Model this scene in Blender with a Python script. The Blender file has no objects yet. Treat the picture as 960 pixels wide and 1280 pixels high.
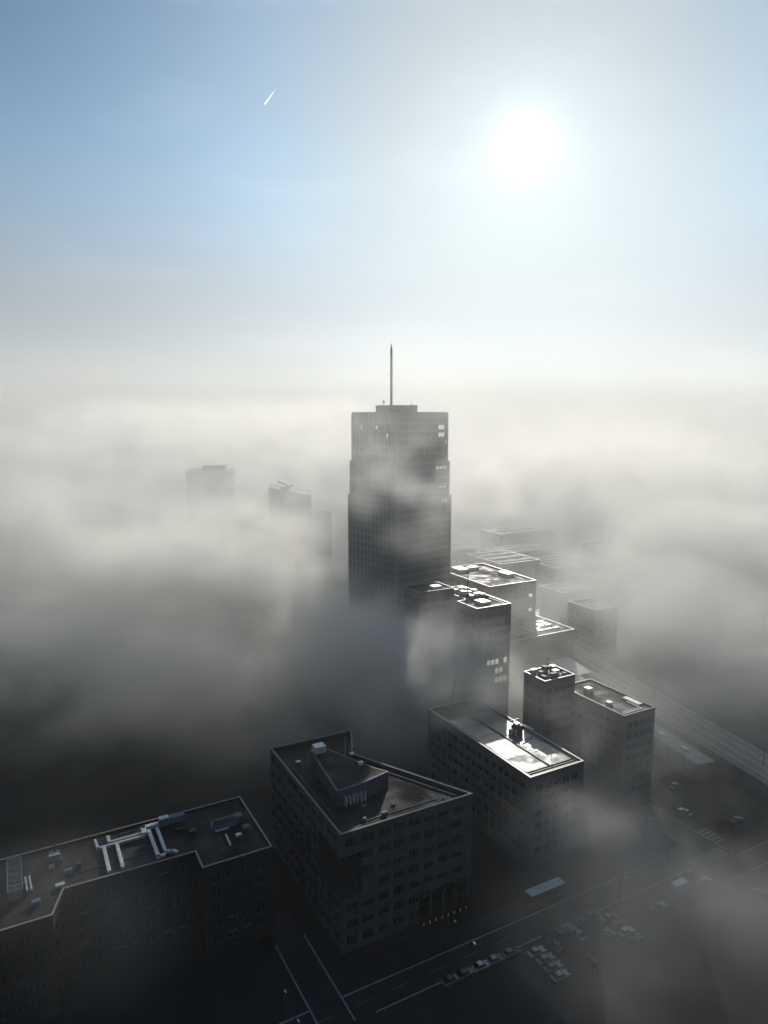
import bpy, bmesh, math, random
from mathutils import Vector, Matrix
random.seed(7)
S = bpy.context.scene
COL = S.collection

# ------------------------------------------------------------------ camera
H = 120.0
cam = bpy.data.cameras.new("camera")
cam.sensor_fit = 'HORIZONTAL'
cam.sensor_width = 36.0
cam.lens = 33.0
cam.clip_start = 0.5
cam.clip_end = 60000
camo = bpy.data.objects.new("camera", cam)
COL.objects.link(camo)
camo.location = (0, 0, H)
camo.rotation_euler = (math.radians(90 - 7.77), 0, 0)
S.camera = camo

# ------------------------------------------------------------------ sky and sun
SUN_DIR = Vector((0.201, 1.0615, 0.3827)).normalized()      # towards the sun
SUN_EL = math.asin(SUN_DIR.z)
SUN_AZ = math.atan2(SUN_DIR.x, SUN_DIR.y)                   # clockwise from +Y
SKY_STRENGTH = 0.0545
SUN_STRENGTH = 5.0
EXPOSURE = -0.42
world = bpy.data.worlds.new("World")
S.world = world
world.use_nodes = True


def build_world():
    nt = world.node_tree
    N, L = nt.nodes, nt.links
    N.clear()
    out = N.new("ShaderNodeOutputWorld")
    sky = N.new("ShaderNodeTexSky")
    sky.sky_type = 'NISHITA'
    sky.sun_disc = False
    sky.sun_elevation = SUN_EL
    sky.sun_rotation = SUN_AZ
    sky.altitude = 100
    sky.air_density = 1.0
    sky.dust_density = 0.3
    sky.ozone_density = 1.0
    bg = N.new("ShaderNodeBackground")
    bg.inputs["Strength"].default_value = SKY_STRENGTH
    # the sun's glow through thin high haze
    tc = N.new("ShaderNodeTexCoord")
    nrm = N.new("ShaderNodeVectorMath"); nrm.operation = 'NORMALIZE'
    L.new(tc.outputs["Generated"], nrm.inputs[0])
    dot = N.new("ShaderNodeVectorMath"); dot.operation = 'DOT_PRODUCT'
    L.new(nrm.outputs[0], dot.inputs[0])
    dot.inputs[1].default_value = SUN_DIR
    ac = N.new("ShaderNodeMath"); ac.operation = 'ARCCOSINE'; ac.use_clamp = False
    L.new(dot.outputs["Value"], ac.inputs[0])

    def m(op, a, b=None):
        n = N.new("ShaderNodeMath"); n.operation = op
        for i, v in enumerate((a, b)):
            if v is None:
                continue
            if isinstance(v, (int, float)):
                n.inputs[i].default_value = v
            else:
                L.new(v, n.inputs[i])
        return n.outputs[0]
    deg = m('MULTIPLY', ac.outputs[0], 57.2958)

    def glow(width, amount, power=1.0):
        q = m('DIVIDE', deg, width)
        q = m('POWER', q, power)
        return m('MULTIPLY', m('EXPONENT', m('MULTIPLY', q, -1.0)), amount)
    core = m('ADD', glow(0.9, 5.0, 2.0), m('ADD', glow(1.3, 0.75), glow(3.5, 0.09)))
    wide = glow(24.0, 0.46, 2.0)                           # aureole
    # thin streaks of cirrus
    mp = N.new("ShaderNodeMapping")
    mp.inputs["Scale"].default_value = (1.5, 2.0, 9.0)
    mp.inputs["Rotation"].default_value = (0.0, math.radians(9), 0.0)
    L.new(nrm.outputs[0], mp.inputs["Vector"])
    nz = N.new("ShaderNodeTexNoise")
    nz.inputs["Scale"].default_value = 1.6
    nz.inputs["Detail"].default_value = 5
    nz.inputs["Distortion"].default_value = 0.4
    L.new(mp.outputs[0], nz.inputs["Vector"])
    mr = N.new("ShaderNodeMapRange"); mr.interpolation_type = 'SMOOTHSTEP'
    mr.inputs[1].default_value = 0.50; mr.inputs[2].default_value = 0.80
    mr.inputs[3].default_value = 0.0; mr.inputs[4].default_value = 0.06
    L.new(nz.outputs[0], mr.inputs[0])
    sx = N.new("ShaderNodeSeparateXYZ")
    L.new(nrm.outputs[0], sx.inputs[0])
    # milky band low over the horizon all round
    up = m('MAXIMUM', sx.outputs[2], 0.0)
    band = m('MULTIPLY', m('EXPONENT', m('MULTIPLY', m('POWER', m('DIVIDE', up, 0.27), 2.0), -1.0)), m('ADD', glow(75.0, 0.35, 2.0), 0.14))
    veil = m('SUBTRACT', 1.0, m('MULTIPLY', m('SUBTRACT', 1.0, wide), m('SUBTRACT', 1.0, band)))

    def ramp(v, a, b, c0, c1):
        t = N.new("ShaderNodeMapRange"); t.interpolation_type = 'SMOOTHSTEP'; t.data_type = 'FLOAT'
        L.new(v, t.inputs[0])
        t.inputs[1].default_value = a; t.inputs[2].default_value = b
        x = N.new("ShaderNodeMix"); x.data_type = 'RGBA'; x.clamp_factor = True
        L.new(t.outputs[0], x.inputs["Factor"])
        for k, c in ((6, c0), (7, c1)):
            if isinstance(c, tuple):
                x.inputs[k].default_value = (*c, 1)
            else:
                L.new(c, x.inputs[k])
        return x.outputs[2]
    # clear blue aloft, paler towards the sun and thinned by the ground haze low down
    far = ramp(deg, 36.0, 80.0, (0.52, 1.28, 1.66), (0.40, 0.70, 0.90))
    high = ramp(deg, 8.0, 22.0, (0.54, 0.85, 0.92), far)
    tone = ramp(up, 0.10, 0.34, (0.15, 0.29, 0.40), high)
    mulc = N.new("ShaderNodeVectorMath"); mulc.operation = 'MULTIPLY'
    L.new(sky.outputs[0], mulc.inputs[0]); L.new(tone, mulc.inputs[1])
    L.new(mulc.outputs[0], bg.inputs[0])
    bg2 = N.new("ShaderNodeBackground")
    bg2.inputs[0].default_value = (1.0, 0.99, 0.975, 1)
    L.new(m('MULTIPLY', m('ADD', m('ADD', veil, mr.outputs[0]), core), 1.32), bg2.inputs[1])
    add = N.new("ShaderNodeAddShader")
    L.new(bg.outputs[0], add.inputs[0]); L.new(bg2.outputs[0], add.inputs[1])
    L.new(add.outputs[0], out.inputs[0])


build_world()
sl = bpy.data.lights.new("sun", 'SUN')
sl.energy = SUN_STRENGTH
sl.angle = math.radians(0.5)
sl.color = (1.0, 0.95, 0.865)
so = bpy.data.objects.new("sun", sl)
COL.objects.link(so)
so.rotation_euler = (-SUN_DIR).to_track_quat('-Z', 'Y').to_euler()

S.view_settings.view_transform = 'Standard'
S.view_settings.look = 'None'
S.view_settings.exposure = EXPOSURE
S.view_settings.gamma = 1
S.render.engine = 'CYCLES'
cy = S.cycles
cy.max_bounces = 10
cy.diffuse_bounces = 2
cy.glossy_bounces = 2
cy.transmission_bounces = 2
cy.transparent_max_bounces = 8
cy.volume_bounces = 8
cy.volume_step_rate = 1.0
cy.volume_max_steps = 400
cy.use_adaptive_sampling = True
cy.adaptive_threshold = 0.03
cy.use_denoising = True
cy.denoiser = 'OPENIMAGEDENOISE'
cy.sample_clamp_indirect = 3.0
cy.caustics_reflective = False
cy.caustics_refractive = False

# ------------------------------------------------------------------ materials
MATS = {}


def mat(name, col, rough=0.8, metal=0.0, var=0.25, scale=0.4, bump=0.0, spec=0.22, rvar=0.0, stretch=(1, 1, 1), joints=None):
    """Principled material with large and small scale mottling of colour and gloss."""
    m = bpy.data.materials.new(name)
    m.use_nodes = True
    nt = m.node_tree
    N, L = nt.nodes, nt.links
    b = N["Principled BSDF"]
    b.inputs["Metallic"].default_value = metal
    b.inputs["Specular IOR Level"].default_value = spec
    tc = N.new("ShaderNodeTexCoord")
    mp = N.new("ShaderNodeMapping"); mp.inputs["Scale"].default_value = stretch
    L.new(tc.outputs["Object"], mp.inputs[0])
    n1 = N.new("ShaderNodeTexNoise"); n1.inputs["Scale"].default_value = scale; n1.inputs["Detail"].default_value = 6
    n1.inputs["Roughness"].default_value = 0.65
    L.new(mp.outputs[0], n1.inputs["Vector"])
    mr = N.new("ShaderNodeMapRange")
    mr.inputs[1].default_value = 0.3; mr.inputs[2].default_value = 0.7
    mr.inputs[3].default_value = 1 - var; mr.inputs[4].default_value = 1 + var
    L.new(n1.outputs[0], mr.inputs[0])
    mx = N.new("ShaderNodeVectorMath"); mx.operation = 'SCALE'
    mx.inputs[0].default_value = col
    L.new(mr.outputs[0], mx.inputs["Scale"])
    L.new(mx.outputs[0], b.inputs["Base Color"])
    if rvar:
        n2 = N.new("ShaderNodeTexNoise"); n2.inputs["Scale"].default_value = scale * 0.6; n2.inputs["Detail"].default_value = 4
        L.new(mp.outputs[0], n2.inputs["Vector"])
        r2 = N.new("ShaderNodeMapRange")
        r2.inputs[1].default_value = 0.35; r2.inputs[2].default_value = 0.65
        r2.inputs[3].default_value = max(0.03, rough - rvar); r2.inputs[4].default_value = min(1, rough + rvar)
        L.new(n2.outputs[0], r2.inputs[0]); L.new(r2.outputs[0], b.inputs["Roughness"])
    else:
        b.inputs["Roughness"].default_value = rough
    if joints:
        br = N.new("ShaderNodeTexBrick")
        br.inputs["Scale"].default_value = 1.0
        br.inputs["Brick Width"].default_value = joints[0]; br.inputs["Row Height"].default_value = joints[1]
        br.inputs["Mortar Size"].default_value = joints[2]; br.inputs["Mortar Smooth"].default_value = 0.4
        br.inputs["Color1"].default_value = (1, 1, 1, 1); br.inputs["Color2"].default_value = (0.8, 0.8, 0.8, 1)
        br.inputs["Mortar"].default_value = (0.45, 0.45, 0.45, 1)
        if joints[3]:
            cx = N.new("ShaderNodeSeparateXYZ"); L.new(tc.outputs["Object"], cx.inputs[0])
            sm_ = N.new("ShaderNodeMath"); L.new(cx.outputs[0], sm_.inputs[0]); L.new(cx.outputs[1], sm_.inputs[1])
            cc = N.new("ShaderNodeCombineXYZ"); L.new(sm_.outputs[0], cc.inputs[0]); L.new(cx.outputs[2], cc.inputs[1])
            L.new(cc.outputs[0], br.inputs["Vector"])
        else:
            L.new(tc.outputs["Object"], br.inputs["Vector"])
        mj = N.new("ShaderNodeVectorMath"); mj.operation = 'MULTIPLY'
        L.new(mx.outputs[0], mj.inputs[0]); L.new(br.outputs["Color"], mj.inputs[1])
        L.new(mj.outputs[0], b.inputs["Base Color"])
    if bump:
        bp = N.new("ShaderNodeBump"); bp.inputs["Strength"].default_value = bump; bp.inputs["Distance"].default_value = 0.05
        n3 = N.new("ShaderNodeTexNoise"); n3.inputs["Scale"].default_value = scale * 12; n3.inputs["Detail"].default_value = 3
        L.new(mp.outputs[0], n3.inputs["Vector"])
        L.new(n3.outputs[0], bp.inputs["Height"]); L.new(bp.outputs[0], b.inputs["Normal"])
    MATS[name] = m
    return m


def emit(name, col, strength):
    m = bpy.data.materials.new(name)
    m.use_nodes = True
    b = m.node_tree.nodes["Principled BSDF"]
    b.inputs["Base Color"].default_value = (*col, 1)
    b.inputs["Emission Color"].default_value = (*col, 1)
    b.inputs["Emission Strength"].default_value = strength
    MATS[name] = m
    return m


M_asphalt = mat("asphalt", (0.035, 0.035, 0.034), 0.62, var=0.3, scale=0.08, bump=0.2, rvar=0.12)
M_wet = mat("wet_paving", (0.10, 0.10, 0.095), 0.34, var=0.3, scale=0.1, bump=0.1, rvar=0.12)
M_pave = mat("paving", (0.045, 0.043, 0.04), 0.75, var=0.25, scale=0.2, bump=0.2)
M_grass = mat("grass_turf", (0.045, 0.06, 0.03), 0.9, var=0.4, scale=0.25)
M_ground = mat("city_ground", (0.035, 0.035, 0.032), 0.8, var=0.35, scale=0.03)
M_paint = mat("road_paint", (0.2, 0.2, 0.19), 0.5, var=0.15, scale=1.0)
M_kerb = mat("kerb_stone", (0.36, 0.35, 0.33), 0.7, var=0.2, scale=1.0)
M_concrete = mat("concrete_facade", (0.10, 0.098, 0.095), 0.75, var=0.2, scale=0.35, stretch=(1, 1, 0.35), joints=(2.03, 1.975, 0.025, True))
M_soffit = mat("recess_render", (0.05, 0.05, 0.05), 0.8, var=0.2, scale=0.4)
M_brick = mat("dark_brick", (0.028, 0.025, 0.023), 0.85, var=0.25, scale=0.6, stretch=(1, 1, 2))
M_roof = mat("roof_bitumen", (0.03, 0.028, 0.026), 0.72, var=0.45, scale=0.25, bump=0.3, rvar=0.2, joints=(7.5, 1.05, 0.03, False))
M_gravel = mat("roof_gravel", (0.10, 0.095, 0.085), 0.9, var=0.35, scale=0.5, bump=0.3)
M_wetroof = mat("wet_roof", (0.14, 0.14, 0.135), 0.16, var=0.25, scale=0.35, bump=0.04, rvar=0.06, spec=0.7)
M_copdull = mat("coping_stone", (0.30, 0.295, 0.285), 0.6, var=0.18, scale=0.8)
M_skyl = mat("skylight_glass", (0.25, 0.26, 0.26), 0.28, var=0.25, scale=0.3, spec=0.8)
M_coping = mat("coping_metal", (0.36, 0.36, 0.35), 0.42, metal=0.1, var=0.12, scale=0.8)
M_copbrown = mat("coping_weathered", (0.34, 0.29, 0.25), 0.5, metal=0.2, var=0.2, scale=0.8)
M_steel = mat("galvanised_steel", (0.72, 0.73, 0.72), 0.42, metal=0.35, var=0.12, scale=1.5)
M_dull = mat("weathered_zinc", (0.2, 0.205, 0.21), 0.6, var=0.25, scale=1.2)
M_white = mat("white_paint", (0.78, 0.78, 0.76), 0.45, var=0.1, scale=1.0)
M_clad = mat("blue_grey_cladding", (0.13, 0.14, 0.16), 0.45, metal=0.3, var=0.14, scale=0.6, stretch=(1, 1, 0.2))
M_dkmetal = mat("dark_metal", (0.06, 0.065, 0.07), 0.5, metal=0.3, var=0.2, scale=1.0)
M_bluebox = mat("blue_grey_paint", (0.16, 0.20, 0.26), 0.5, var=0.15, scale=0.8)
M_glass = mat("window_glass", (0.02, 0.024, 0.028), 0.08, var=0.3, scale=0.2, spec=0.6)
M_bglass = mat("bluish_glass", (0.035, 0.05, 0.06), 0.15, var=0.3, scale=0.12, spec=0.7)
M_tealg = mat("teal_glass", (0.12, 0.24, 0.22), 0.18, var=0.25, scale=0.4, spec=0.7)
M_blind = mat("window_blind", (0.09, 0.088, 0.08), 0.8, var=0.2, scale=0.5)
M_frame = mat("window_frame", (0.10, 0.105, 0.11), 0.5, var=0.15, scale=1.0)
M_tower = mat("tower_stone", (0.10, 0.115, 0.12), 0.55, var=0.15, scale=0.2, stretch=(1, 1, 0.3))
M_spand = mat("spandrel_panel", (0.10, 0.118, 0.125), 0.3, var=0.25, scale=0.15)
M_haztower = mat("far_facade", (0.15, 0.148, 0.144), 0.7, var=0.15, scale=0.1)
M_rubber = mat("tyre_rubber", (0.02, 0.02, 0.02), 0.8)
M_chrome = mat("rim_metal", (0.5, 0.5, 0.5), 0.4, metal=0.8)
M_lit = emit("lit_window", (1.0, 0.93, 0.74), 0.95)
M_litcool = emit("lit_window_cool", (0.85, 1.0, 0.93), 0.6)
M_warm = emit("warm_lamp", (1.0, 0.62, 0.25), 0.07)
M_head = emit("headlamp_lit", (1.0, 0.97, 0.9), 2.0)
M_tail = mat("tail_lamp", (0.35, 0.02, 0.02), 0.3)
M_leaf = mat("tree_leaf", (0.05, 0.055, 0.03), 0.8, var=0.4, scale=0.8)
M_bark = mat("tree_bark", (0.06, 0.05, 0.04), 0.9, var=0.3, scale=2)
M_busbody = mat("bus_grey", (0.10, 0.085, 0.07), 0.45, var=0.15, scale=0.8)
M_yellow = mat("yellow_panel", (0.32, 0.22, 0.08), 0.5, var=0.15, scale=0.8)
M_rail = mat("rail_steel", (0.4, 0.38, 0.36), 0.3, metal=0.8)
M_ballast = mat("track_ballast", (0.42, 0.39, 0.35), 0.9, var=0.35, scale=0.8, bump=0.4)
M_trail = emit("ice_trail", (1.0, 1.0, 1.0), 0.9)
CARP = [mat("car_paint_" + n, c, 0.25, metal=0.2, var=0.05, spec=0.6) for n, c in (
    ("white", (0.5, 0.5, 0.49)), ("silver", (0.25, 0.255, 0.26)), ("grey", (0.16, 0.165, 0.17)), ("black", (0.02, 0.02, 0.022)),
    ("blue", (0.04, 0.07, 0.16)), ("red", (0.25, 0.03, 0.025)))]
CARN = ["white", "silver", "grey", "black", "dark blue", "red"]

# ------------------------------------------------------------------ helpers
TH = math.radians(28.7)                                   # the street grid's turn against the view
CT, ST = math.cos(TH), math.sin(TH)


def G(u, v, z=0.0):
    """A point of the street grid (u along the streets, v across) in world metres."""
    return Vector((u * CT - v * ST, u * ST + v * CT, z))


class MB:
    """Collects simple shapes; build() links them as one mesh object."""
    def __init__(s):
        s.v, s.f = [], []

    def face(s, pts):
        i = len(s.v)
        s.v += [tuple(p) for p in pts]
        s.f.append(tuple(range(i, i + len(pts))))

    def box(s, x0, y0, z0, x1, y1, z1):
        i = len(s.v)
        s.v += [(x0, y0, z0), (x1, y0, z0), (x1, y1, z0), (x0, y1, z0), (x0, y0, z1), (x1, y0, z1), (x1, y1, z1), (x0, y1, z1)]
        for q in ((3, 2, 1, 0), (4, 5, 6, 7), (0, 1, 5, 4), (1, 2, 6, 5), (2, 3, 7, 6), (3, 0, 4, 7)):
            s.f.append(tuple(i + k for k in q))
        return s

    def prism(s, poly, z0, z1, caps=True):
        n, i = len(poly), len(s.v)
        s.v += [(p[0], p[1], z0) for p in poly] + [(p[0], p[1], z1) for p in poly]
        for k in range(n):
            s.f.append((i + k, i + (k + 1) % n, i + n + (k + 1) % n, i + n + k))
        if caps:
            s.f.append(tuple(i + n + k for k in range(n)))
            s.f.append(tuple(i + k for k in reversed(range(n))))
        return s

    def bar(s, a, b, w, h):
        """A box beam from a to b of width w and height h (about its axis)."""
        a, b = Vector(a), Vector(b)
        d = (b - a).normalized()
        up = Vector((0, 0, 1)) if abs(d.z) < 0.95 else Vector((0, 1, 0))
        sd = d.cross(up).normalized() * (w / 2)
        u2 = sd.cross(d).normalized() * (h / 2)
        i = len(s.v)
        for p in (a, b):
            for q in (-sd - u2, sd - u2, sd + u2, -sd + u2):
                s.v.append(tuple(p + q))
        for q in ((0, 1, 5, 4), (1, 2, 6, 5), (2, 3, 7, 6), (3, 0, 4, 7), (3, 2, 1, 0), (4, 5, 6, 7)):
            s.f.append(tuple(i + k for k in q))
        return s

    def tube(s, a, b, r0, r1=None, n=8):
        a, b = Vector(a), Vector(b)
        r1 = r0 if r1 is None else r1
        d = (b - a).normalized()
        up = Vector((0, 0, 1)) if abs(d.z) < 0.9 else Vector((1, 0, 0))
        x = d.cross(up).normalized(); y = d.cross(x).normalized()
        i = len(s.v)
        for p, r in ((a, r0), (b, r1)):
            for k in range(n):
                t = 2 * math.pi * k / n
                s.v.append(tuple(p + x * (r * math.cos(t)) + y * (r * math.sin(t))))
        for k in range(n):
            s.f.append((i + k, i + (k + 1) % n, i + n + (k + 1) % n, i + n + k))
        s.f.append(tuple(i + n + k for k in range(n)))
        s.f.append(tuple(i + k for k in reversed(range(n))))
        return s

    def mesh(s, name):
        me = bpy.data.meshes.new(name)
        me.from_pydata(s.v, [], s.f)
        bm = bmesh.new(); bm.from_mesh(me)
        bmesh.ops.recalc_face_normals(bm, faces=bm.faces)
        bm.to_mesh(me); bm.free()
        return me

    def build(s, name, material, parent=None, bevel=0.0, kind=None):
        return place(s.mesh(name), name, material, parent, bevel=bevel, kind=kind)


def place(me, name, material, parent=None, loc=(0, 0, 0), rz=0.0, bevel=0.0, kind=None):
    if not me.materials:
        me.materials.append(material)
    o = bpy.data.objects.new(name, me)
    COL.objects.link(o)
    o.location = loc
    o.rotation_euler = (0, 0, rz)
    if parent:
        o.parent = parent
    if bevel:
        b = o.modifiers.new("bevel", 'BEVEL'); b.width = bevel; b.segments = 2; b.limit_method = 'ANGLE'
    if kind:
        o["kind"] = kind
    return o


def tag(o, label=None, cat=None, group=None, kind=None):
    for k, v in (("label", label), ("category", cat), ("group", group), ("kind", kind)):
        if v:
            o[k] = v
    return o


def thing(name, label, cat, loc=(0, 0, 0), rz=TH, group=None):
    o = bpy.data.objects.new(name, None)
    COL.objects.link(o)
    o.location = loc
    o.rotation_euler = (0, 0, rz)
    o.empty_display_size = 0.5
    return tag(o, label, cat, group)


def copy_tree(o, parent=None):
    c = o.copy()
    COL.objects.link(c)
    c.parent = parent
    for ch in list(o.children):
        copy_tree(ch, c)
    return c


def facade(mb, O, ang, W, z0, z1, xs, zs, skip=(), void=(), depth=0.3):
    """Wall of width W from O along angle ang (seen from outside, left to right), with openings xs x zs and their reveals.
    Returns the openings that take a window: (x centre, z centre, w, h)."""
    ex = Vector((math.cos(ang), math.sin(ang), 0))
    inn = Vector((-math.sin(ang), math.cos(ang), 0)) * depth
    O = Vector((O[0], O[1], 0))

    def P(x, z):
        return O + ex * x + Vector((0, 0, z))
    bx = [0.0]
    for a, b in xs:
        bx += [a, b]
    bx.append(W)
    bz = [z0]
    for a, b in zs:
        bz += [a, b]
    bz.append(z1)
    res = []
    for j in range(len(bz) - 1):
        for i in range(len(bx) - 1):
            xa, xb, za, zb = bx[i], bx[i + 1], bz[j], bz[j + 1]
            if xb - xa < 1e-4 or zb - za < 1e-4:
                continue
            cell = (i, j)
            if cell in void:
                continue
            win = i % 2 == 1 and j % 2 == 1 and (i // 2, j // 2) not in skip
            p = [P(xa, za), P(xb, za), P(xb, zb), P(xa, zb)]
            if not win:
                mb.face(p)
                continue
            q = [a + inn for a in p]
            for k in range(4):
                mb.face([p[k], p[(k + 1) % 4], q[(k + 1) % 4], q[k]])
            res.append(((xa + xb) / 2, (za + zb) / 2, xb - xa, zb - za))
    return res


WIN = {}
RW = random.Random(5)


def window_meshes(w, h, nm):
    key = (round(w, 3), round(h, 3), nm)
    if key not in WIN:
        f = MB()
        t = 0.09
        f.box(-w / 2, -0.05, -h / 2, -w / 2 + t, 0.05, h / 2).box(w / 2 - t, -0.05, -h / 2, w / 2, 0.05, h / 2)
        f.box(-w / 2 + t, -0.05, -h / 2, w / 2 - t, 0.05, -h / 2 + t).box(-w / 2 + t, -0.05, h / 2 - t, w / 2 - t, 0.05, h / 2)
        for k in range(1, nm):
            x = -w / 2 + w * k / nm
            f.box(x - t / 2, -0.04, -h / 2 + t, x + t / 2, 0.04, h / 2 - t)
        p = MB().box(-w / 2 + 0.02, 0.0, -h / 2 + 0.02, w / 2 - 0.02, 0.03, h / 2 - 0.02)
        f.box(-w / 2 - 0.08, -0.32, -h / 2 - 0.1, w / 2 + 0.08, -0.05, -h / 2 - 0.01)      # sill
        bl = MB().box(-w / 2 + 0.02, 0.0, -h / 2 + 0.02, w / 2 - 0.02, 0.03, h / 2 - 0.02)
        bl.box(-w / 2 + 0.1, -0.012, h * 0.1, w / 2 - 0.1, -0.004, h / 2 - 0.1)
        bb = bl.mesh("pane")
        WIN[key] = (f.mesh("window"), p.mesh("pane"), bb)
    return WIN[key]


def windows(root, O, ang, openings, nm=2, depth=0.3, glass=None, frame=None, lit=(), litmat=None, panes=True, name="window"):
    """One window part per opening; its pane is a sub-part."""
    ex = Vector((math.cos(ang), math.sin(ang), 0)); inn = Vector((-math.sin(ang), math.cos(ang), 0)) * (depth - 0.06)
    O = Vector((O[0], O[1], 0))
    for n, (x, z, w, h) in enumerate(openings):
        fm, pm, bm_ = window_meshes(w, h, nm)
        f = place(fm, name, frame or M_frame, root, O + ex * x + inn + Vector((0, 0, z)), ang)
        if panes:
            blind = RW.random() < 0.22
            g = place(bm_ if blind else pm, "pane", glass or M_glass, f)
            if blind and len(bm_.materials) == 1:
                bm_.materials.append(M_blind)
                for q in bm_.polygons[6:]:
                    q.material_index = 1
            if n in lit:
                g.data = pm.copy(); g.data.materials.clear(); g.data.materials.append(litmat or M_lit)
                f["label"] = "lit window glowing in the dark facade"


def joined_panes(root, O, ang, openings, depth=0.3, name="window_glazing", glass=None):
    """Openings on sides the photograph does not show clearly: glass joined into one part."""
    ex = Vector((math.cos(ang), math.sin(ang), 0)); inn = Vector((-math.sin(ang), math.cos(ang), 0)) * (depth - 0.02)
    O = Vector((O[0], O[1], 0))
    mb = MB()
    for (x, z, w, h) in openings:
        c = O + ex * x + inn + Vector((0, 0, z))
        a, b = c - ex * (w / 2), c + ex * (w / 2)
        mb.face([a - Vector((0, 0, h / 2)), b - Vector((0, 0, h / 2)), b + Vector((0, 0, h / 2)), a + Vector((0, 0, h / 2))])
    if mb.f:
        mb.build(name, glass or M_glass, root, kind="stuff")


def grid(n, first, pitch, size):
    return [(first + k * pitch - size / 2, first + k * pitch + size / 2) for k in range(n)]


def inset(poly, d):
    n, r = len(poly), []
    for i in range(n):
        p0, p1, p2 = Vector(poly[i - 1]), Vector(poly[i]), Vector(poly[(i + 1) % n])
        d1 = (p1 - p0).normalized(); d2 = (p2 - p1).normalized()
        n1 = Vector((-d1.y, d1.x)); n2 = Vector((-d2.y, d2.x))
        k = n1 + n2
        r.append(tuple(p1 + k * (d / max(0.3, k.dot(n1)))))
    return r


def roof_set(root, poly, z, par=0.8, cop=0.42, mroof=None, mcop=None, mwall=None, slabs=True):
    """Deck, parapet upstand and one coping strip per edge. poly anticlockwise, z = top of the coping."""
    ins = inset(poly, cop - 0.08)
    MB().prism(ins, z - par - 0.3, z - par).build("roof_deck", mroof or M_roof, root)
    w = MB()
    n = len(poly)
    for k in range(n):
        a, b = ins[k], ins[(k + 1) % n]
        w.face([(a[0], a[1], z - par), (b[0], b[1], z - par), (b[0], b[1], z - 0.05), (a[0], a[1], z - 0.05)])
    w.build("parapet", mwall or M_concrete, root)
    o, i2 = inset(poly, -0.06), inset(poly, cop)
    for k in range(n):
        k2 = (k + 1) % n
        MB().prism([o[k], o[k2], i2[k2], i2[k]], z - 0.07, z + 0.02).build("coping", mcop or M_coping, root)
    return ins


def simple_block(root, poly, z1, floors_h, wmat, win=(2.4, 1.8), pitch=3.6, z0=0.0, vis=(), nm=2, lit=None, litmat=None, glass=None, top=1.4, depth=0.3, frame=None, panes=True):
    """Walls with windows round a polygon; sides listed in vis get windows as parts, the others joined glass."""
    wb = MB()
    n = len(poly)
    for k in range(n):
        a, b = Vector(poly[k]), Vector(poly[(k + 1) % n])
        W = (b - a).length
        ang = math.atan2(b.y - a.y, b.x - a.x)
        nf = int((z1 - z0 - top) / floors_h)
        nc = max(1, int((W - 1.0) / pitch))
        xs = grid(nc, (W - (nc - 1) * pitch) / 2, pitch, win[0])
        zs = [(z1 - top - (nf - j) * floors_h + 0.4, z1 - top - (nf - j) * floors_h + 0.4 + win[1]) for j in range(nf)]
        op = facade(wb, a, ang, W, z0, z1 - 0.06, xs, zs, depth=depth)
        if k in vis:
            windows(root, a, ang, op, nm, depth, glass, frame, lit=(lit or {}).get(k, ()), litmat=litmat, panes=panes)
        else:
            joined_panes(root, a, ang, op, depth, glass=glass)
    wb.build("wall", wmat, root)


# ------------------------------------------------------------------ ground and streets
def strip(name, uv0, uv1, z, m, kind="structure"):
    (u0, v0), (u1, v1) = uv0, uv1
    mb = MB(); mb.face([G(u0, v0, z), G(u1, v0, z), G(u1, v1, z), G(u0, v1, z)])
    o = mb.build(name, m); o["kind"] = kind
    return o


mb = MB(); mb.face([(-9000, -3000, 0), (9000, -3000, 0), (9000, 12000, 0), (-9000, 12000, 0)])
mb.build("ground", M_ground)["kind"] = "structure"
strip("main_road", (-140, 113.2), (155.9, 119.4), 0.008, M_asphalt)
strip("side_road", (128.1, 104.4), (155.9, 110.8), 0.008, M_asphalt)
strip("far_road", (171.1, 104.4), (360, 111.0), 0.008, M_asphalt)
strip("cross_road", (156.0, -60), (171.0, 420), 0.012, M_asphalt)
strip("parking_lot", (92, 78), (128, 110.8), 0.006, M_asphalt)
strip("parking_lane", (60, 110.9), (128, 112.8), 0.012, M_asphalt)
strip("cycle_path", (60, 125.8), (155, 127.6), 0.014, M_brick)
strip("bus_lane", (56, 120.6), (155, 125.2), 0.010, M_asphalt)
strip("driveway", (48.6, 113.2), (55.2, 172), 0.016, M_asphalt)
strip("station_plaza", (172, 150), (226, 236), 0.010, M_wet)
strip("wet_street", (262, 240), (300, 330), 0.010, M_wet)
strip("lawn", (173, 132), (184, 146), 0.02, M_grass)
strip("lawn", (156.5 + 16, 126.0), (196, 131.4), 0.018, M_grass)
for u0, v0, u1, v1 in ((48.2, 113.2, 48.6, 140), (55.2, 113.2, 55.6, 140), (60, 112.85, 155.6, 113.15), (-140, 119.5, 48.2, 119.8), (55.6, 119.5, 155.6, 119.8), (171.0, 111.3, 171.4, 230), (155.6, 125.2, 156.0, 300)):
    b = MB()
    a0, a1, a2, a3 = G(u0, v0), G(u1, v0), G(u1, v1), G(u0, v1)
    b.prism([(a0.x, a0.y), (a1.x, a1.y), (a2.x, a2.y), (a3.x, a3.y)], 0.0, 0.14)
    b.build("kerb", M_kerb)["kind"] = "structure"
mk = MB()


def mark(u0, v0, u1, v1, z=0.02):
    mk.face([G(u0, v0, z), G(u1, v0, z), G(u1, v1, z), G(u0, v1, z)])


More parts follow.
